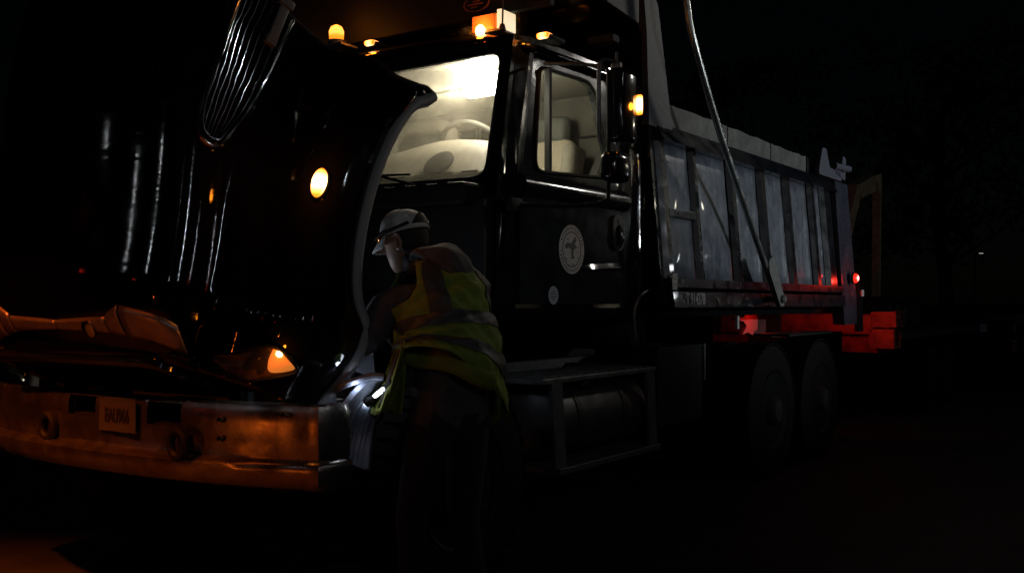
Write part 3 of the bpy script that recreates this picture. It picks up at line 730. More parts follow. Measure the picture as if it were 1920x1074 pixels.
for (x0, x1, z0, z1) in ((2.70, 3.93, 2.385, 2.535), (3.95, 4.78, 2.385, 2.53), (4.80, 5.62, 2.385, 2.525)):
    rw = [(x0, z0)]
    n_ = 9
    topz = [(lerp(x1, x0, k/n_), z1 + random.uniform(-.006, .006)) for k in range(n_+1)]
    MB().prism([(x, by(2.4)+.01, z) for x, z in [(x0, z0), (x1, z0)] + topz], (0, .04, 0)).build('side_board', board_m, body)
MB().box((5.66, by(2.4)+.03, 2.45), (.05, .06, .15), .004).build('board_bracket', rib_m, body)
# front bulkhead, cab shield
MB().prism([(2.70, .0, 1.30), (2.76, .0, 1.30), (2.74, .09, 2.38), (2.68, .09, 2.38)], (0, .06, 0)).build('front_post', rib_m, body)
MB().prism([(2.64, .06, 2.35), (2.96, .06, 2.345), (2.93, .07, 2.50), (2.78, .07, 3.08), (2.70, .07, 3.16), (2.58, .07, 3.16), (2.62, .065, 2.9)], (0, .05, 0)).build('shield_wing', shieldm, body)
MB().box2((2.62, .10, 2.38), (2.68, 2*YC-.1, 3.14)).build('bulkhead', paint, body)
MB().prism([(1.62, .06, 3.08), (2.64, .06, 3.12), (2.64, .06, 3.17), (1.62, .06, 3.14)], (0, 2*YC-.12, 0)).build('cab_shield', paint, body)
MB().prism([(1.58, .08, 2.80), (1.62, .08, 2.80), (1.66, .08, 3.14), (1.60, .08, 3.14)], (0, 2*YC-.16, 0)).build('shield_lip', matte, body)
MB().prism([(2.12, .055, 2.945), (2.50, .055, 2.91), (2.50, .055, 3.08), (2.06, .055, 3.08)], (0, .02, 0)).build('shield_gusset', shieldm, body)
hb = MB().box2((1.90, -.10, 2.66), (1.98, .05, 2.70), .005).build('shield_lamp', matte, body)
# oval emblem on the lip
EC = Vector((1.574, .53, 2.875))
oval = lambda a, b, n=40: [(EC.x+(b*math.sin(k*math.tau/n))*.0, EC.y+a*math.cos(k*math.tau/n), EC.z+b*math.sin(k*math.tau/n)) for k in range(n)]
em = MB().ring(oval(.085, .045), oval(.077, .038), (-.003, 0, 0))
for k, (w_, z) in enumerate(((.05, .012), (.10, -.003), (.04, -.017))): em.box((EC.x-.0015, EC.y+.008*k, EC.z+z), (.003, w_, .007))
em.build('emblem', red_print, body)
# tailgate post, hinge, lamp, flap
tp = MB().prism([(6.22, -.04, 1.12), (6.66, -.04, 1.12), (6.58, .04, 2.38), (6.20, .04, 2.38)], (0, .10, 0)).build('tailgate_post', mat('post_paint', (.035,.04,.055), .25, coat=.4, noise=((.06,.065,.085), 6, .5), rnoise=.08), body)
hg = MB()
hg.prism([(x, .02, z) for x, z in rpoly([(5.70, 2.385), (6.35, 2.385), (6.30, 2.46), (6.0, 2.47), (5.90, 2.62), (5.80, 2.62), (5.72, 2.47)], .03)], (0, .03, 0))
hg.prism([(x, .02, z) for x, z in rpoly([(6.15, 2.44), (6.45, 2.40), (6.48, 2.60), (6.38, 2.62), (6.36, 2.52), (6.18, 2.52)], .03)], (0, .03, 0))
hg.tube([(6.12, .02, 2.50), (6.42, -.02, 2.50)], .03, 10)
hg.build('tailgate_hinge', mat('hinge_steel', (.09,.095,.12), .5), body)
MB().lathe([(0, .05), (.015, .05), (.02, .045)], (6.44, -.045, 1.53), (0, -1, 0), 24).build('tail_lamp_base', matte, body, smooth=True)
MB().lathe([(0, .042), (.012, .042), (.03, .026), (.035, .004)], (6.44, -.066, 1.53), (0, -1, 0), 24).build('tail_lamp', red_lit, body, smooth=True)
lamp('tail_light', 'POINT', (6.44, -.16, 1.53), 1.1, (1, .03, .015), .02, parent=truck)
lamp('tail_light_rear', 'SPOT', (6.95, .35, 1.12), 6.5, (1, .03, .015), .05, aim=(9.5, .5, .75), cone=150, blend=.9, parent=truck)
MB().prism([(6.60, -.05, 1.05), (6.78, -.05, 1.05), (6.74, -.05, 1.42), (6.66, -.05, 1.50)], (0, .03, 0)).build('tail_bracket', rib_m, body)
MB().box((6.71, -.06, 1.40), (.07, .01, .06)).build('reflector', tape_m, body)
for k in range(3):
    MB().box2((2.71, -.058, 1.385+k*.033), (2.775, -.055, 1.415+k*.033)).build('reflector', tape_m, body)
MS = lambda x, y, z: Matrix(((1, 0, 0, x), (0, 0, -1, y), (0, 1, 0, z), (0, 0, 0, 1)))   # text reading along the driver's side
text_mesh('T 914378', .10, 'unit_number', print_l, body, MS(3.03, -.0625, 1.328), .72, .001, .002)
# tarp arm and its pivot plate
arm = MB().tube(cat([(2.69, -.12, 3.9), (2.73, -.12, 3.30), (2.78, -.12, 3.02), (2.88, -.13, 2.80), (3.32, -.13, 2.28), (4.00, -.13, 1.60), (4.12, -.13, 1.475)], 5), .022, 12).build('tarp_arm', mat('arm_aluminium', (.5,.52,.5), .28, metal=.9, rnoise=.08), truck, smooth=True)
MB().prism([(x, -.16, z) for x, z in rpoly([(4.03, 1.60), (4.12, 1.64), (4.32, 1.37), (4.34, 1.29), (4.26, 1.28), (4.04, 1.52)], .02)], (0, .035, 0)).lathe([(0, .028), (.05, .028), (.06, .02)], (4.28, -.13, 1.335), (0, -1, 0), 16).build('tarp_arm_plate', mat('plate_zinc', (.30,.31,.28), .45, metal=.5, noise=((.18,.18,.16), 18, 1)), truck, smooth=True)
MB().tube([(4.28, -.14, 1.335), (4.28, .05, 1.335)], .02, 8).build('tarp_pivot', frame_m, truck)

# --- steps, fuel tank, battery box, air tank, exhaust
st = MB().box2((1.48, .06, .90), (2.74, .46, .93), .006)
for k in range(14): st.box2((1.52+k*.087, .08, .93), (1.56+k*.087, .44, .937))
st.build('cab_step', dullmetal, truck)
MB().box2((1.62, .04, .44), (2.76, .30, .475), .006).build('lower_step', dullmetal, truck)
for x in (1.56, 2.60): MB().prism([(x, .055, .90), (x+.10, .055, .90), (x+.14, .055, .475), (x+.04, .055, .475)], (0, .02, 0)).build('step_bracket', dullmetal, truck)
tank = MB().lathe([(0, .17), (.02, .2), (1.0, .2), (1.02, .17)], (1.68, .30, .69), (1, 0, 0), 36).build('fuel_tank', mat('tank_aluminium', (.09,.09,.09), .5, metal=.8, rnoise=.1), truck, smooth=True)
for x in (1.90, 2.40): MB().lathe([(0, .205), (.05, .205)], (x, .30, .69), (1, 0, 0), 36).build('tank_strap', frame_m, tank)
MB().lathe([(0, .035), (.04, .035), (.05, .03)], (2.05, .16, .86), (0, -.6, .8), 16).build('fuel_cap', chrome, tank, smooth=True)
MB().box2((2.85, .10, .55), (3.50, .55, 1.04), .012).build('battery_box', matte, truck)
MB().prism([(3.50, .09, 1.04), (3.53, .09, 1.04), (3.525, .09, .80), (3.51, .09, .80)], (0, .02, 0)).build('box_edge', dullmetal, truck)
MB().tube([(2.72, .20, 1.20), (2.72, .20, 1.16), (2.72, .20, .95)], .07, 14, radii=[.05, .07, .075]).build('air_spring', rubber, truck, smooth=True)
MB().tube(cat([(2.47, .06, 1.10), (2.45, .06, 1.24), (2.50, .06, 1.33), (2.60, .06, 1.375), (2.68, .06, 1.38)]), .009, 8).build('hose_arc', dullmetal, truck, smooth=True)
MB().lathe([(0, .10), (.03, .12), (.8, .12), (.82, .1)], (2.62, .14, 1.15), (0, 1, 0), 24).build('air_tank', matte, truck, smooth=True)
MB().box2((5.2, .10, 1.04), (6.35, .40, 1.06), .004).build('mud_guard', matte, truck)
MB().box2((3.86, .0, 1.13), (3.89, .02, 1.22), .003).build('lamp_bracket', print_l, truck)
MB().box2((6.62, .1, .35), (6.635, .62, 1.05)).build('mud_flap', rubber, truck)

# --- hood furniture
# oval side lamp
def on_hood(name, s, q, make, m, off=0.0, label=None, smooth=True, parent=None):
    p, n = hs(s, q); t = (hs(min(1, s+.03), q)[0] - hs(s-.03, q)[0]).normalized(); t = (t - n*t.dot(n)).normalized(); b = n.cross(t)
    M = Matrix((( *b, 0), (*t, 0), (*n, 0), (0, 0, 0, 1))).transposed(); M.translation = p + n*off
    mb = MB(); make(mb); bmesh.ops.transform(mb.bm, matrix=M, verts=mb.bm.verts)
    return mb.build(name, m, parent or hood, smooth=smooth, label=label, org=M.translation)
def oval_lens(a, b, h):
    def f(mb):
        n = 28
        rows_ = [[(a*r*math.cos(k*math.tau/n), b*r*math.sin(k*math.tau/n), h*z) for k in range(n)] for r, z in ((1, 0), (1, .5), (.9, .8), (.6, .95), (.05, 1))]
        mb.grid(rows_, closed=True)
    return f
SL = (.56, 3.4)
on_hood('side_lamp_base', *SL, oval_lens(.034, .064, .012), matte)
on_hood('side_lamp', *SL, oval_lens(.028, .057, .026), lens_mat('side_lamp_lit', (1, .66, .25), AMB, 9, 1.9, .058), .006)
p, n = hs(*SL); lamp('side_light', 'POINT', p+n*.10, 1.3, AMB, .03, parent=truck)
# chrome side intake: outline loop, slats, cross bar, rubber latch
INT = [(1.0, 7.15), (.93, 7.2), (.77, 7.5), (.66, 7.8), (.57, 7.9), (.54, 7.7), (.545, 7.35), (.59, 7.0), (.66, 6.62), (.77, 6.42), (.92, 6.46), (.99, 6.46)]
def ip(s_, q_, off=.014):
    p, n = hs(s_, q_); return p + n*off
IC = [(v.x, v.y) for v in cat([(a, b, 0) for a, b in INT], 6)]
loopP = [ip(*c) for c in IC]
intake = MB().tube(loopP, .010, 8).build('side_intake_frame', chrome, hood, smooth=True)
MB().tube([ip(*c, .004) for c in IC], .016, 8).build('intake_rim', hoodp, intake, smooth=True)
MB().tube([ip(lerp(a, .8, .07), lerp(b, 7.1, .14), .012) for a, b in IC], .0045, 6).build('inner_frame', chrome, intake, smooth=True)
def q_at(side, s_):
    pts = IC[:len(IC)//2-2] if side == 0 else IC[len(IC)//2-2:]
    return min(pts, key=lambda c: abs(c[0]-s_))[1]
bk_ = []
for j in range(19):
    s_ = lerp(.556, .99, j/18); bk_.append([ip(s_, lerp(q_at(0, s_), q_at(1, s_), f/8), .006) for f in range(9)])
MB().grid(bk_).build('intake_backing', mat('intake_shade_black', (.006,.006,.006), .9, spec=.08), intake)  # black sheet stands for the dark opening, hiding hood reflections behind the slats
def _q_unused(side, s_):
    pts = IC[:len(IC)//2-2] if side == 0 else IC[len(IC)//2-2:]
    return min(pts, key=lambda c: abs(c[0]-s_))[1]
for k in range(8):
    f = (k+.8)/8.6; pts_ = []
    s_lo = .55 + .035*(1-math.sin(math.pi*min(1, f*1.0)))*1.6
    for j in range(15):
        s_ = lerp(s_lo, .985, j/14); qa, qb = q_at(0, s_), q_at(1, s_)
        if abs(qa-qb) < .25: continue
        pts_.append(ip(s_, lerp(qa, qb, f), .010))
    MB().tube(pts_, .0034, 6).build('slat', chrome, intake, smooth=True)
la, lb = hs(.93, 6.2)[0], hs(.93, 7.6)[0]
def latch(mb):
    mb.box((0, 0, .025), (.045, .20, .015), .006); mb.box((0, .09, .02), (.07, .04, .04), .008); mb.box((0, -.09, .015), (.05, .04, .03), .006)
on_hood('hood_latch', .95, 6.6, latch, mat('latch_rubber', (.12,.12,.115), .6), .004)

# orange-lit metal nose trim round the grille opening, in separate pieces
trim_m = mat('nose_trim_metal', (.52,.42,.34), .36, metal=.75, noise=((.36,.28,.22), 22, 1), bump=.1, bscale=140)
def trim(q0, q1, lo, hi, mirror=False, off=.012, n=12):
    """metal strip on the nose of the hood between the curves lo(f) and hi(f), f along q0..q1"""
    rows_ = []
    for i in range(n+1):
        f = i/n; q = lerp(q0, q1, f); row = []
        for j in range(6):
            s_ = lerp(lo(f), hi(f), j/5); p_, n_ = hs(s_, min(q, 10.99)); p_ = p_ + n_*off*(1 if 0 < j < 5 else .2)
            row.append(Vector((p_.x, 2*YC-p_.y, p_.z)) if mirror else p_)
        rows_.append(row)
    return MB().grid(rows_).build('nose_trim', trim_m, hood, smooth=True, solid=.005)
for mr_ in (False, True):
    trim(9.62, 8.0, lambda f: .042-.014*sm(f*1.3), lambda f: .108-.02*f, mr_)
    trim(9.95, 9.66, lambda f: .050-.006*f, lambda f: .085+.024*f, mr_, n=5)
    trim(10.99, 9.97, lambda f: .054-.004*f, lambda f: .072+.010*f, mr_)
def ring_badge(mb): mb.lathe([(0, .035), (.012, .035), (.016, .026)], (0, 0, 0), (0, 0, 1), 24)
on_hood('round_badge', .06, 10.3, ring_badge, chrome, .008)

# headlight clusters
def headlight(side):
    Yf = (lambda p: p) if side == 0 else (lambda p: Vector((p.x, 2*YC-p.y, p.z)))
    def pt(s, q, o=.014): p_, n_ = hs(s, q); return Yf(p_ + n_*o)
    outl = [(.03, 7.3), (.01, 4.1), (.04, 3.0), (.08, 2.2), (.10, 2.6), (.11, 3.5), (.08, 4.6)]
    def loop(L, o, n=5): return cat([pt(*a_, o) for a_ in L + [L[0]]], n)[:-1]
    def sect(Lo, f, c_): return [(lerp(a_, c_[0], f), lerp(b_, c_[1], f)) for a_, b_ in Lo]
    bz = MB().tube(loop(outl, .012), .007, 6, closed=True).build('headlight', matte, hood, smooth=True)
    def patch(L, o, oc, dome=0):
        mb = MB(); R0 = loop(L, o); cc_ = (sum(a_ for a_, b_ in L)/len(L), sum(b_ for a_, b_ in L)/len(L)); prev = [mb.bm.verts.new(p_) for p_ in R0]
        for f in (.3, .6, .85, .999):
            R1 = [mb.bm.verts.new(p_) for p_ in loop(sect(L, f, cc_), lerp(o, oc, f))]
            for k in range(len(prev)): mb.bm.faces.new((prev[k], prev[(k+1) % len(prev)], R1[(k+1) % len(prev)], R1[k]))
            prev = R1
        return mb
    patch(outl, .014, .024).build('lens', clear_lens, bz, smooth=True)
    patch(sect(outl, .03, (.06, 3.6)), .004, .004).build('reflector_bowl', mat('bowl', (.22,.12,.06), .35, metal=.4, noise=((.08,.045,.025), 14, 1)), bz, smooth=True)  # amber-brown base stands in for the glow filling the housing
    sig = [(.106, 3.45), (.109, 2.9), (.093, 2.35), (.078, 2.32), (.055, 3.0), (.075, 3.35)]
    patch(sig, .006, .009).build('turn_signal', amber_dim if side == 0 else chrome, bz, smooth=True)
    patch([(.095, 3.5), (.100, 3.9), (.062, 4.3), (.035, 4.2), (.04, 3.4), (.06, 3.25)], .006, .006).build('low_beam', chrome if side else dark_in, bz, smooth=True)
    if side == 0:
        p_, n_ = hs(.102, 3.1); MB().lathe([(0, .013), (.006, .012), (.012, .004)], p_+n_*.010, n_, 14).build('bulb', amber_small, bz, smooth=True)
        lamp('turn_light', 'POINT', p_+n_*.06, .3, AMB, .01, parent=truck)
headlight(0); headlight(1)

# --- engine bay, lit by the worker's torch and an added fill lamp
en = MB().box2((.25, .78, .80), (1.0, 1.54, 1.35), .03).box2((.35, .85, 1.35), (.95, 1.15, 1.52), .03).tube(cat([(.4, .7, 1.2), (.6, .62, 1.3), (.9, .66, 1.25)]), .05, 10)
en.lathe([(0, .10), (.05, .12), (.10, .1)], (.24, 1.1, 1.1), (-1, 0, 0), 20)
engine = en.build('engine', engine_m, truck, smooth=True)
MB().box2((.02, .62, .75), (.10, 1.70, 1.22), .01).build('radiator', engine_m, truck)
MB().box2((.12, .18, .80), (.18, .60, 1.08), .01).build('radiator_shroud', blue_pl, truck)
exh = MB().box((1.06, .62, 1.66), (.05, .10, .22), .02, Matrix.Rotation(R(20), 3, 'X')).lathe([(0, .02), (.03, .02)], (1.03, .60, 1.68), (-1, 0, 0), 10).lathe([(0, .014), (.03, .014)], (1.03, .63, 1.60), (-1, 0, 0), 10).build('heater_pipe_block', chrome, truck, smooth=True)
def wpl(px, py, d): return TM.inverted() @ Vector(((px-960)/1894*d, d, 1.3 + (570-py)/1894*d))
tk_ = [wpl(661, 665, 3.92), wpl(700, 664, 3.95), wpl(703, 708, 3.95), wpl(652, 692, 3.92)]
MB().prism(tk_, TM.inverted().to_3x3() @ Vector((-.02, .10, 0))).build('coolant_tank', blue_pl, truck)
MB().lathe([(0, .018), (.02, .018), (.024, .01)], wpl(680, 664, 3.97), (0, 0, 1), 14).build('tank_cap', matte, truck, smooth=True)
rh = random.Random(11)
for k in range(8):
    t = k/7
    MB().tube(cat([wpl(716, 708+3*t, 3.84+.01*k), wpl(lerp(690, 712, t), lerp(716, 732, t), 3.82+.01*k), wpl(lerp(655, 700, t), lerp(752, 770, t), 3.80+.01*k), wpl(lerp(628, 690, t), lerp(800, 822, t), 3.82+.01*k), wpl(lerp(610, 684, t), lerp(850, 880, t), 3.86)], 7), .015+.004*rh.random(), 8).build('hose', hose_m, truck, smooth=True)
MB().tube(cat([wpl(718, 707, 3.80), wpl(700, 705, 3.79), wpl(672, 712, 3.79), wpl(645, 722, 3.80), wpl(625, 735, 3.86)], 7), .014, 8).build('hose', hose_m, truck, smooth=True)
for (px, py, w_, h_, m_) in ((520, 746, .045, .014, blue_pl), (542, 748, .022, .02, blue_pl), (570, 740, .05, .05, blue_pl), (600, 745, .04, .03, engine_m), (618, 738, .022, .03, dullmetal), (632, 752, .04, .02, dullmetal), (590, 733, .03, .012, dullmetal), (602, 757, .03, .012, dullmetal)):  # pale blue ones carry the torch light in their colour
    c_ = wpl(px, py, 3.98); MB().box(c_, (.05, w_, h_), .006).build('bracket', m_, truck)
MB().prism([(.02, .24, .62), (.30, .24, .62), (.30, .24, .90), (.02, .24, .90)], (0, .02, 0)).build('splash_guard', under, truck)

# ------------------------------------------------------------------ PERSON
# frame: F forward (into the engine bay), L to the person's left, world axes
F = Vector((-.72, .69, 0)).normalized(); L = Vector((-.69, -.72, 0)).normalized(); U = Vector((0, 0, 1))
def wp(px, py, d): return Vector(((px-960)/1894*d, d, 1.3 + (570-py)/1894*d))
person = thing('person', 'worker in a white cap and hi-vis vest leaning under the raised truck hood', 'person', Matrix.Translation((-.20, 3.88, 0)))
PO = Vector((-.20, 3.88, 0))
pelvis = wp(845, 760, 3.93); chest = wp(828, 615, 4.0); neck = wp(806, 512, 4.06); headc = wp(761, 452, 4.10)
shL = neck + L*.185 + Vector((-.03, 0, -.115)); shR = neck - L*.20 + Vector((0, 0, -.10))
hipL = pelvis + L*.10 - U*.05; hipR = pelvis - L*.10 - U*.05
handL = wp(640, 655, 4.02)
elL = wp(694, 640, 3.86)
elR = shR + F*.10 - U*.27 ; handR = wp(790, 640, 4.35)
kneeL = hipL + F*.12 - U*.40; kneeR = hipR + F*.04 - U*.42
footL = Vector((kneeL.x, kneeL.y, 0)) - F*.02; footR = Vector((kneeR.x, kneeR.y, 0)) - F*.10
def skin_body(name, nodes, edges_, m, parent, sub=2, root=0):
    me = bpy.data.meshes.new(name); me.from_pydata([n_[0]-PO for n_ in nodes], edges_, []); me.materials.append(m)
    o = bpy.data.objects.new(name, me); COL.objects.link(o); o.parent = parent
    md = o.modifiers.new('skin', 'SKIN'); md.use_smooth_shade = True
    for i, n_ in enumerate(nodes):
        r_ = n_[1]; me.skin_vertices[0].data[i].radius = (r_, r_) if not isinstance(r_, tuple) else r_
    me.skin_vertices[0].data[root].use_root = True
    s_ = o.modifiers.new('sub', 'SUBSURF'); s_.levels = sub; s_.render_levels = sub
    bpy.context.view_layer.update()
    dg = bpy.context.evaluated_depsgraph_get(); me2 = bpy.data.meshes.new_from_object(o.evaluated_get(dg))
    o.modifiers.clear(); o.data = me2
    for p_ in me2.polygons: p_.use_smooth = True
    return o
mid = pelvis.lerp(chest, .5); upc = chest.lerp(neck, .55)
nodes = [(pelvis, .15), (mid, .13), (chest, .13), (upc, .088), (neck, .065), (headc - F*.02 - U*.06, .058), (headc + U*.02, .06),
         (shL, .076), (elL, .063), (handL.lerp(elL, .18), .042), (shR, .074), (elR, .063), (handR.lerp(elR, .15), .036),
         (hipL, .10), (kneeL, .068), (footL + U*.12, .048), (footL + U*.05 + F*.05, .045), (footL + U*.04 + F*.20, .038),
         (hipR, .10), (kneeR, .068), (footR + U*.12, .048), (footR + U*.05 + F*.05, .045), (footR + U*.04 + F*.20, .038),
         (upc + L*.09, .066), (upc - L*.09, .066)]
ed = [(0, 1), (1, 2), (2, 3), (3, 4), (4, 5), (5, 6), (3, 23), (23, 7), (7, 8), (8, 9), (3, 24), (24, 10), (10, 11), (11, 12), (0, 13), (13, 14), (14, 15), (15, 16), (16, 17), (0, 18), (18, 19), (19, 20), (20, 21), (21, 22)]
bodyo = skin_body('body', nodes, ed, hoodie_m, person)
# materials by height: trousers and boots on the same continuous mesh
bodyo.data.materials.append(jeans_m); bodyo.data.materials.append(boot_m)
for p_ in bodyo.data.polygons:
    z = p_.center.z
    if z < .86: p_.material_index = 1
    if z < .16: p_.material_index = 2
# head
hd = MB(); Fh = (F*.90 + Vector((-.30, -.1, -.34))).normalized(); Lh = U.cross(Fh).normalized(); Uh = Fh.cross(Lh).normalized()
def hp(f, l, u): return headc + Fh*f + Lh*l + Uh*u
# cross sections from the chin up: (u, f_front, f_back, half width)
secs = [(-.118, .062, .020, .022), (-.108, .082, .0, .036), (-.085, .090, -.030, .052), (-.06, .092, -.060, .062), (-.03, .091, -.080, .069), (.0, .091, -.092, .074), (.03, .092, -.097, .076), (.06, .088, -.094, .074), (.09, .070, -.080, .064), (.11, .045, -.055, .045), (.12, .01, -.02, .02)]
rowsH = []
for u, ff, fb, hw in secs:
    row = []
    for k in range(28):
        a = k*math.tau/28; cf = math.cos(a); cs = math.sin(a); f_ = (ff+fb)/2 + (ff-fb)/2*(abs(cf)**.9)*(1 if cf > 0 else -1); l_ = hw*(abs(cs)**.85)*(1 if cs > 0 else -1)
        # brow, eye sockets, nose, lips
        if cf > .55:
            side = cs; nose = math.exp(-(side/.16)**2)
            f_ += nose*(.022*math.exp(-((u+.028)/.014)**2) + .012*math.exp(-((u+.008)/.018)**2)) + .005*math.exp(-((u-.03)/.012)**2)
            f_ -= .008*math.exp(-((abs(side)-.38)/.15)**2)*math.exp(-((u-.006)/.014)**2)
            f_ += .007*math.exp(-(side/.28)**2)*(math.exp(-((u+.062)/.006)**2)+math.exp(-((u+.078)/.007)**2)) + .006*math.exp(-(side/.3)**2)*math.exp(-((u+.105)/.012)**2)
        row.append(hp(f_, l_, u) - PO)
    rowsH.append(row)
# finer rows by interpolation
fine = []
for a_, b_ in zip(rowsH, rowsH[1:]):
    for t in (0, .5): fine.append([p_.lerp(q_, t) for p_, q_ in zip(a_, b_)])
fine.append(rowsH[-1])
hd.grid(fine, closed=True)
hd.bm.faces.new([v for v in list(hd.bm.verts)[:28]][::-1])
head = hd.build('head', skin, person, smooth=True, sub=1)
nk = MB().tube([neck - PO + U*.0, neck.lerp(headc, .5) - PO, hp(-.03, 0, -.06) - PO], .058, 14, radii=[.07, .06, .057]).build('neck', skin, person, smooth=True)
for s_ in (1, -1):
    ear = MB()
    ec = hp(-.012, s_*.076, -.012) - PO
    e_n = Lh*s_
    pts_ = []
    for k in range(16):
        a = k*math.tau/16; pts_.append(ec + Fh*(.016*math.cos(a)-.004) + Uh*(.031*math.sin(a)) + e_n*(.010 + .006*(-math.cos(a))))
    ear.tube(pts_, .0055, 6, closed=True)
    ear.tube([ec + Fh*(.008*math.cos(a)) + Uh*(.018*math.sin(a)) + e_n*.009 for a in [k*math.pi/8 - 1.2 for k in range(10)]], .004, 6)
    ear.lathe([(-.01, .017), (.004, .018), (.006, .01)], ec, e_n, 14)
    ear.build('ear', skin, head, smooth=True)
# short dark hair under the cap
hr_ = MB(); rw_ = []
for u, fb, hw in ((.03, -.103, .081), (.0, -.100, .079), (-.03, -.090, .073), (-.055, -.074, .062)):
    rw_.append([hp(-.01 + (fb+.01)*math.sin(a), hw*math.cos(a)*-1, u) - PO for a in [math.pi*k/16 for k in range(17)]])
hr_.grid(rw_).build('hair', mat('hair', (.02,.014,.010), .8), head, smooth=True, solid=.004)
# cap: dome with seams, band, bill, strap opening at the back
cr_ = []
for i in range(11):
    t = i/10; el = t*math.pi/2; row = []
    for k in range(36):
        a = k*math.tau/36; rf = .105 if math.cos(a) > 0 else .108; hw = .088
        seam = 1 - .012*max(0, 1-abs(((k % 6)-0))/1.0) if k % 6 == 0 else 1
        row.append(hp(-.004 + rf*math.cos(a)*math.cos(el)**.85*seam, hw*math.sin(a)*math.cos(el)**.85*seam, .030 + .006*math.cos(a) + .102*math.sin(el)**.95) - PO)
    cr_.append(row)
capb = MB().grid(cr_, closed=True); capo = capb.build('cap', cap_m, person, smooth=True, solid=.003)
MB().tube([hp(-.004+.107*math.cos(a), .090*math.sin(a), .030+.006*math.cos(a)) - PO for a in [k*math.tau/36 for k in range(36)]], .0025, 6, closed=True).build('cap_band', cap_m, capo, smooth=True)
bill = []
for i in range(7):
    t = i/6; bill.append([hp(-.004 + (.101+.070*t*math.cos(a)**.6)*math.cos(a), .088*math.sin(a)*(1+.05*t), .030+.004 - .030*t*t - .02*abs(math.sin(a))*t) - PO for a in [lerp(-1.15, 1.15, k/16) for k in range(17)]])
MB().grid(bill).build('cap_bill', cap_m, capo, smooth=True, solid=.005)
MB().lathe([(0, .007), (.006, .005)], hp(-.004, 0, .130) - PO, Uh, 10).build('cap_button', cap_m, capo, smooth=True)
# dark opening above the strap at the back
arcp = [hp(-.004 - .112*math.cos(b), .110*math.sin(b)*.8, .046) - PO for b in [lerp(-.5, .5, k/10) for k in range(11)]]
op = MB(); r1, r2 = [], []
for k in range(13):
    b = lerp(-.62, .62, k/12); hgt = .045*math.cos(b/.62*math.pi/2)
    r1.append(hp(-.006-.108*math.cos(b), .108*math.sin(b), .042) - PO); r2.append(hp(-.006-.104*math.cos(b)+hgt*.16, .104*math.sin(b), .044+hgt) - PO)
op.grid([r1, r2]).build('cap_opening', cap_dark, capo, solid=.003)
# safety glasses pushed up on the cap
gb = MB()
for s_ in (1, -1): gb.tube([hp(.098, s_*.07, .034) - PO, hp(.05, s_*.088, .044) - PO, hp(-.02, s_*.099, .040) - PO, hp(-.085, s_*.078, .046) - PO], .0065, 8)
gb.tube([hp(.118, .02, .03) - PO, hp(.118, -.02, .03) - PO], .004, 6)
glo = gb.build('safety_glasses', mat('dark_frame', (.03,.012,.008), .35), person, smooth=True)
for s_ in (1, -1):
    l1, l2 = [], []
    for k in range(7):
        t = k/6; a = lerp(.15, 1.05, t); c_ = hp(.0+.118*math.cos(a)*1.0, s_*.10*math.sin(a), .020) - PO
        l1.append(c_ - Uh*.002); l2.append(c_ + Uh*.026)
    MB().grid([l1, l2]).build('glasses_lens', mat('amber_glasses_lens', (1,.42,.10), .16, metal=.85), glo, smooth=True, solid=.002)

# hood of the hoodie bunched behind the neck
hh = MB(); rows_ = []
bc = neck - F*.075 + U*.015
for i in range(9):
    t = i/8; row = []
    for k in range(22):
        a = k*math.tau/22
        w_ = .118*math.sin(math.pi*(.12+.80*t))**.7; d_ = .040*math.sin(math.pi*(.10+.82*t))**.6
        p_ = bc + F*(.10 - .23*t) - U*(-.04 + .08*t*t - .04*math.sin(math.pi*t)) + L*(.03*(1-t)) + L*w_*math.cos(a) + (U*.8 - F*.5).normalized()*d_*math.sin(a)*(1 + .26*math.sin(3*a+t*5) + .14*math.sin(7*a-t*11)) 
        row.append(p_ - PO)
    rows_.append(row)
hh.grid(rows_, closed=True).build('hoodie_hood', hoodie_m, person, smooth=True, sub=1)
# collar roll
MB().tube([neck + F*(.085*math.cos(a)+.01) + L*.095*math.sin(a) + U*(.005 - .05*math.cos(a)) - PO for a in [k*math.tau/24 for k in range(24)]], .028, 8, closed=True).build('collar', hoodie_m, person, smooth=True)

# hi-vis vest: an open shell round the torso
ax0 = neck + U*.03; ax1 = pelvis + U*.075
def vs_(t, a, off=0):
    """t 0 shoulders .. 1 hem, a angle: 0 = back, +90 = person's left"""
    c = ax0.lerp(ax1 - F*.01, t) - F*.01
    Ax = (ax1-ax0).normalized(); Fb = (F - Ax*F.dot(Ax)).normalized(); Ls = Ax.cross(Fb).normalized()
    if Ls.dot(L) < 0: Ls = -Ls
    hw = lerp(.218, .226, t) if t > .2 else   .218*(t/.2)**.24*.99 + .003; hd = (.160 + .03*math.sin(t*3)) * (1 if t > .2 else (t/.2)**.2)
    w_ = .006*math.sin(a*7+t*9) + .006*math.sin(a*3-t*13) + .004*math.sin(a*15+t*31) + .004*math.sin(t*44-a*5); flare = 1 + .16*max(0, t-.55)
    hem = .16*max(0, t-.6)/.4*(math.sin(a))        # hem pulled up on the left
    r_ = 1
    p_ = c - Fb*(hd*flare+off+w_)*math.cos(a) + Ls*(hw*flare+off+w_)*math.sin(a)
    return p_ + U*hem*.9 - PO
def vgrid(t0, t1, a0, a1, nt=20, na=30, off=0, sag=None):
    return [[vs_(lerp(t0, t1, i/nt), lerp(a0, a1, k/na), off) for k in range(na+1)] for i in range(nt+1)]
def armcut(t, a): return False
vest = MB()
A0, A1 = R(-158), R(158)
V_ = []
nt, na = 36, 72
vv = [[vest.bm.verts.new(vs_(lerp(.03, 1.0, i/nt), lerp(A0, A1, k/na))) for k in range(na+1)] for i in range(nt+1)]
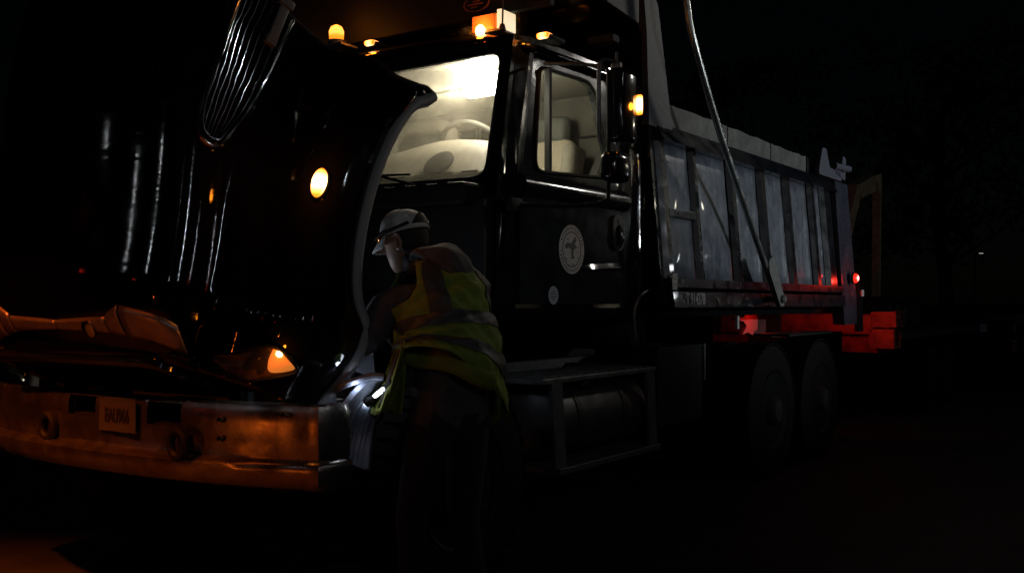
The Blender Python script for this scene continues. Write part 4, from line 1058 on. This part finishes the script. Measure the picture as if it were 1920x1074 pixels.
for i in range(nt):
    for k in range(na):
        t = lerp(.03, 1, (i+.5)/nt); a = math.degrees(lerp(A0, A1, (k+.5)/na))
        hole = ((abs(abs(a)-92))/36)**2 + ((t-.17)/.21)**2 < 1
        if not hole: vest.bm.faces.new((vv[i][k], vv[i][k+1], vv[i+1][k+1], vv[i+1][k]))
for v in list(vest.bm.verts):
    if not v.link_faces: vest.bm.verts.remove(v)
for i in range(nt+1):
    for k in range(na+1):
        v = vv[i][k]
        if not v.is_valid: continue
        t = lerp(.03, 1, i/nt); a = math.degrees(lerp(A0, A1, k/na)); sg = 1 if a > 0 else -1
        ex_, ey_ = (abs(a)-92)/36, (t-.17)/.21; e_ = math.hypot(ex_, ey_)
        if e_ < 1.22 and any(len(e.link_faces) == 1 for e in v.link_edges) and 0 < i < nt:
            if e_ > .3: v.co = vs_(.17+.21*ey_/e_, R(sg*(92+36*ex_/e_)))
vo = vest.build('vest', vest_m, person, smooth=True, solid=.004)
for (t0, t1, a0, a1) in ((.50, .60, R(-156), R(156)), (.76, .86, R(-156), R(156)), (.06, .50, R(28), R(50)), (.06, .50, R(-50), R(-28))):
    MB().grid(vgrid(t0, t1, a0, a1, 10, 40 if a1-a0 > 2 else 6, .006)).build('reflective_stripe', vest_s, vo, smooth=True)
# front flap hanging from the left side of the vest
fl = []
for i in range(13):
    t = i/12; row = []
    for k in range(7):
        p_ = wp(lerp(757, 722, t) + (k-3)*lerp(3, 10, t), lerp(640, 775, t) + 4*math.sin(k*1.6), 3.80 + .05*math.sin(k*1.3+t*2))
        row.append(p_ - PO)
    fl.append(row)
MB().grid(fl).build('vest_flap', vest_m, person, smooth=True, solid=.004)
fs = [[wp(lerp(752, 716, t) + q, lerp(655, 765, t), 3.775) - PO for q in (-9, 0, 9)] for t in [k/10 for k in range(11)]]
MB().grid(fs).build('reflective_stripe', vest_s, person, smooth=True, solid=.003)
hem_ = [[wp(lerp(738, 930, t), lerp(618, 700, t) + q*lerp(54, 30, t) + 5*math.sin(t*9), 3.80 + .04*math.sin(t*6+q)) - PO for q in (0, .33, .66, 1)] for t in [k/22 for k in range(23)]]
MB().grid(hem_).build('vest_hem_roll', vest_m, person, smooth=True, solid=.006)

# hands: palm and five fingers as short skinned chains
def hand(hc, axis, palmn, curl, name):
    axis = axis.normalized(); palmn = (palmn - axis*palmn.dot(axis)).normalized(); side = axis.cross(palmn)
    w = hc - axis*.05
    nodes_ = [(w, .024), (hc, (.030, .020))]; ed_ = [(0, 1)]
    for i, (so_, ln) in enumerate(((-.028, .066), (-.010, .076), (.009, .072), (.027, .058))):
        base = hc + axis*.030 + side*so_; idx = len(nodes_)
        d1 = (axis*math.cos(curl*.5) + palmn*math.sin(curl*.5)); d2 = (axis*math.cos(curl*1.3) + palmn*math.sin(curl*1.3)); d3 = (axis*math.cos(curl*2) + palmn*math.sin(curl*2))
        nodes_ += [(base, .0105), (base + d1*ln*.45, .0095), (base + d1*ln*.45 + d2*ln*.33, .0085), (base + d1*ln*.45 + d2*ln*.33 + d3*ln*.25, .0075)]
        ed_ += [(1, idx), (idx, idx+1), (idx+1, idx+2), (idx+2, idx+3)]
    idx = len(nodes_); tb = hc - axis*.015 - side*.034
    nodes_ += [(tb, .0125), (tb + (axis*.7 - side*.5 + palmn*.4).normalized()*.035, .011), (tb + (axis*.7 - side*.5 + palmn*.4).normalized()*.035 + (axis*.8 + palmn*.6).normalized()*.028, .009)]
    ed_ += [(0, idx), (idx, idx+1), (idx+1, idx+2)]
    return skin_body(name, nodes_, ed_, skin, person, 2, 1)
hand(handL, (handL-elL), F*.6 - U*.2 + L*-.5, 1.0, 'hand')
hand(handR, (handR-elR), F*.2 - U*.8, .5, 'hand')
# torch held in the left hand
tc_ = wp(712, 735, 3.80); td = Vector((-.55, .30, -.45)).normalized()
torch = thing('flashlight', 'small lit flashlight resting on the grey engine hoses beside the vest', 'flashlight', Matrix.Translation(tc_))
MB().tube([-td*.07, td*.045], .013, 14).lathe([(.04, .013), (.055, .019), (.075, .019)], (0, 0, 0), td, 18).build('torch_barrel', matte, torch, smooth=True)
MB().lathe([(.070, .016), (.078, .015)], (0, 0, 0), td, 18).build('torch_lens', torch_lit, torch, smooth=True)
# side glow window of the torch, facing back
MB().box(Vector((.0, -.012, .0)), (.020, .014, .058), .006, td.to_track_quat('Z', 'Y').to_matrix()).build('torch_side_lamp', torch_lit, torch, smooth=True)
lamp('torch_light', 'POINT', tc_ + Vector((-.09, -.02, .03)), .32, (.72, .82, 1), .015)
lamp('torch_beam', 'SPOT', tc_ + td*.09, 3, (.72, .82, 1), .012, aim=tc_+td*2, cone=80, blend=.5)
lamp('face_fill_light', 'POINT', W(.34, .46, 1.32), 1.5, (.72, .82, 1), .03)  # added fill lamp in the engine bay, brightens the worker's face from below

# ------------------------------------------------------------------ behind the truck
Mb = TM
tr = thing('equipment_trailer', 'low red equipment trailer lit by the tail lamps behind the dump truck', 'trailer', Mb)
MB().box2((8.1, .20, .98), (8.35, 1.9, 1.20), .02).build('tool_box', orangep, tr)
MB().box2((8.36, .10, .78), (8.40, 2.1, 1.20), .01).build('headboard', orangep, tr)
MB().box2((7.0, .95, .78), (8.1, 1.15, .90), .01).build('draw_bar', orangep, tr)
MB().prism([(8.1, -.02, 1.06), (8.46, -.02, 1.06), (8.46, -.02, 1.22), (8.1, -.02, 1.22)], (0, .25, 0)).build('side_box', orangep, tr)
MB().prism([(8.1, .0, .84), (8.40, .0, .84), (8.40, .0, 1.04), (8.1, .0, 1.04)], (0, .25, 0)).build('lower_box', orangep, tr)
for (x, y, z, w_, h_) in ((8.22, -.03, 1.14, .16, .012), (8.22, -.03, 1.09, .012, .05), (8.36, -.03, 1.14, .012, .12), (8.20, -.01, .95, .012, .16), (8.26, -.012, 1.03, .24, .010)):
    MB().box((x, y, z), (w_, .012, h_), .003).build('latch', matte, tr)
MB().lathe([(0, .028), (.01, .026)], (8.34, -.004, .96), (0, -1, 0), 14).build('side_reflector', mat('red_reflector', (.9,.12,.08), .25, coat=.6), tr)
MB().box2((8.08, -.035, 1.215), (8.48, .0, 1.228), .004).build('box_lid', orangep, tr)
MB().box2((8.42, .0, .92), (13.4, 2.1, 1.0), .01).build('deck', frame_m, tr)
MB().box2((13.0, -.03, .90), (13.4, .0, 1.02)).build('rear_reflector', mat('blue_white_tape', (.2,.2,.34), .4), tr)
for x in (10.2, 11.2):
    for y in (.05, 1.85):
        t_ = MB().lathe([(-.1, .2), (-.11, .34), (-.08, .40), (.08, .40), (.11, .34), (.1, .2)], (x, y+.1, .40), (0, -1, 0), 32).build('trailer_wheel', rubber, tr, smooth=True)
        MB().lathe([(.02, .19), (.09, .20), (.06, .1), (.1, .06)], (x, y+.1, .40), (0, -1, 0), 20).build('rim', frame_m, t_, smooth=True)
# pieces between the tandem and the body with the red light there put into their colour
for k, (pts_) in enumerate(([(5.36, 1.195), (5.57, 1.21), (5.62, 1.275), (5.70, 1.215), (5.80, 1.255), (5.88, 1.21), (5.88, 1.10), (5.80, 1.08), (5.76, 1.05), (5.66, 1.075), (5.52, 1.06), (5.62, 1.13), (5.56, 1.17)],)):
    MB().prism([(x, .62, z-.02) for x, z in pts_], (0, .03, 0)).build('red_gap_star', mat('gap_red_glow', (.75,.10,.08), .5), truck)  # star shape and red colour imitate red light showing through the gap
MB().box2((5.86, .66, .92), (6.60, .70, 1.21)).build('hinge_plate', mat('hinge_plate_red_tint', (.16,.05,.04), .5, noise=((.05,.02,.02), 12, 1)), truck)  # reddish tint imitates red light reflected on the dark frame
lamp('red_fill_light', 'POINT', (6.1, .35, 1.12), .035, (1, .04, .02), .03, parent=truck)  # added red lamps with no fixture, brighten the pieces above
lamp('red_fill_light', 'POINT', (5.66, .48, 1.18), .34, (1, .04, .02), .03, parent=truck)

# backhoe excavator standing on the trailer
ex = thing('excavator', 'tan mini excavator with its boom folded, riding on the trailer behind the truck', 'excavator', Mb)
EZ = 1.0
for y in (.25, 1.45):
    tk = MB().prism([(x, y, z) for x, z in rpoly([(8.6, EZ), (10.2, EZ), (10.3, EZ+.38), (8.5, EZ+.38)], .15)], (0, .35, 0)).build('track', rubber, ex)
    for x in (8.8, 9.15, 9.5, 9.85, 10.1): MB().lathe([(0, .12), (.04, .12)], (x, y-.005, EZ+.19), (0, -1, 0), 16).build('roller', frame_m, tk)
MB().box2((8.55, .75, EZ+.45), (9.4, 1.75, EZ+.95), .06).build('body', frame_m, ex, smooth=True)
cabx = MB()
for x, y in ((8.65, 1.0), (9.2, 1.0), (8.65, 1.65), (9.2, 1.65)): cabx.box2((x, y, EZ+.95), (x+.07, y+.07, EZ+1.65))
cabx.box2((8.6, .95, EZ+1.65), (9.3, 1.75, EZ+1.7)).build('canopy', frame_m, ex)
def beam(a, b, w0, h0, h1):
    a, b = Vector(a), Vector(b); t = (b-a).normalized(); n_ = t.cross(Vector((0, 1, 0))).normalized()
    return [a+n_*h0, b+n_*h1, b-n_*h1, a-n_*h0], (0, w0, 0)
bp_, bd_ = beam((9.2, .85, EZ+.8), (9.95, .85, 2.70), .16, .12, .10); MB().prism(bp_, bd_).build('boom', yel, ex)
bp_, bd_ = beam((9.95, .85, 2.68), (10.98, .85, 2.92), .16, .09, .11); MB().prism(bp_, bd_).lathe([(0, .05), (.2, .05)], (10.75, .83, 2.82), (0, 1, 0), 12).build('boom_knee', yel, ex)
bp_, bd_ = beam((11.0, .86, 3.0), (10.92, .86, 1.22), .10, .035, .025); MB().prism(bp_, bd_).build('stick', yel, ex)
MB().tube([(11.1, .92, 2.95), (11.08, .92, 2.2), (10.98, .92, 1.9)], .02, 8).tube([(10.6, .8, 2.97), (11.0, .8, 3.08)], .02, 8).build('hydraulic_hose', rubber, ex)

# parked pickup at the right edge of the frame
pk = thing('pickup_truck', 'dark pickup truck parked at the right edge, only its chrome glinting', 'pickup truck', Matrix.Translation((8.1, 15.2, 0)) @ Matrix.Rotation(R(-8), 4, 'Z'))
cabm = MB().prism([(x, -.95, z) for x, z in rpoly([(-.75, .5), (4.9, .5), (4.9, 1.10), (2.7, 1.15), (2.3, 1.80), (.9, 1.82), (.3, 1.2), (-.75, 1.05)], .08)], (0, 1.9, 0)).build('body', paint, pk)
MB().prism([(x, -.97, z) for x, z in rpoly([(.55, 1.2), (2.35, 1.2), (2.15, 1.70), (.98, 1.72)], .05)], (0, .01, 0)).build('side_window', matte, pk)
MB().box2((-.82, -.7, 1.10), (-.76, .7, 1.16)).build('hood_trim', chrome, pk)
MB().box2((-.86, -.95, .60), (-.76, .95, .80), .03).build('bumper', chrome, pk)
for y in (-.78, .78):
    MB().box((-.78, y, .95), (.05, .22, .16), .02).build('headlight', chrome, pk)
MB().box((.75, -1.08, 1.32), (.10, .18, .22), .03).build('door_mirror', chrome, pk, smooth=True)
for x in (.4, 3.8):
    for y in (-.98, .74):
        wv = MB().lathe([(0, .2), (0, .34), (.03, .38), (.2, .38), (.23, .34), (.23, .2)], (x, y, .38), (0, 1, 0), 28).build('wheel', rubber, pk, smooth=True)
        MB().lathe([(.0, .22), (.02, .20), (.01, .05)], (x, y if y < 0 else y+.22, .38), (0, -1 if y < 0 else 1, 0), 18).build('rim', dullmetal, wv, smooth=True)

# far trees, barely separated from the night sky
def tree(x, y, h, lab, seed):
    rn = random.Random(seed)
    t = thing('tree', lab, 'tree', Matrix.Translation((x, y, 0)))
    mb = MB().tube(cat([(0, 0, 0), (.1, 0, h*.2), (-.1, .1, h*.45), (.05, 0, h*.8)]), .2, 8, radii=[lerp(.28, .05, k/18) for k in range(19)])
    for k in range(9):
        a = rn.uniform(0, math.tau); z0 = h*rn.uniform(.25, .6); q = rn.uniform(.2, .33)*h
        mb.tube([(0, 0, z0), (math.cos(a)*q*.5, math.sin(a)*q*.5, z0+q*.35), (math.cos(a)*q, math.sin(a)*q, z0+q*.7)], .06, 5, radii=[.09, .05, .02])
    mb.build('trunk', bark, t)
    lf = MB(); cl = [(rn.gauss(0, h*.16), rn.gauss(0, h*.16), h*rn.uniform(.35, 1.0)) for _ in range(38)]
    for c in cl:
        for _ in range(60):
            p = Vector(c) + Vector((rn.gauss(0, .45), rn.gauss(0, .45), rn.gauss(0, .35)))
            d1 = Vector((rn.uniform(-1, 1), rn.uniform(-1, 1), rn.uniform(-1, 1))).normalized()*.16; d2 = d1.orthogonal().normalized()*.08
            vs4 = [lf.bm.verts.new(p+q) for q in (-d1, d2, d1, -d2)]; lf.bm.faces.new(vs4)
    c = lf.build('crown', leafm, t); c['kind'] = 'stuff'
tree(11.5, 27, 8.5, 'dark leafy tree rising behind the trailer to the right of the truck', 1)
tree(17.5, 31, 10, 'tall dark tree behind the parked pickup at the right edge', 2)
tree(6.8, 34, 9, 'dark tree farthest back, just right of the truck\'s tailgate', 3)


# far street lamp beyond the trees
sl_ = thing('street_lamp', 'tiny far street lamp glowing between the trailer and the parked pickup', 'street lamp', Matrix.Translation((55, 120, 0)))
MB().tube(cat([(0, 0, 0), (0, 0, 6.6), (.1, 0, 7.2), (.6, 0, 7.5)], 6), .08, 8).build('pole', frame_m, sl_)
MB().box((.75, 0, 7.42), (.6, .3, .12), .04).build('lamp_head', frame_m, sl_)
MB().box((.75, 0, 7.33), (.42, .22, .08), .02).build('lamp_lens', mat('far_lamp_lens', (.9,.9,.9), .4, emis=(1, .93, .8), estr=.45), sl_)
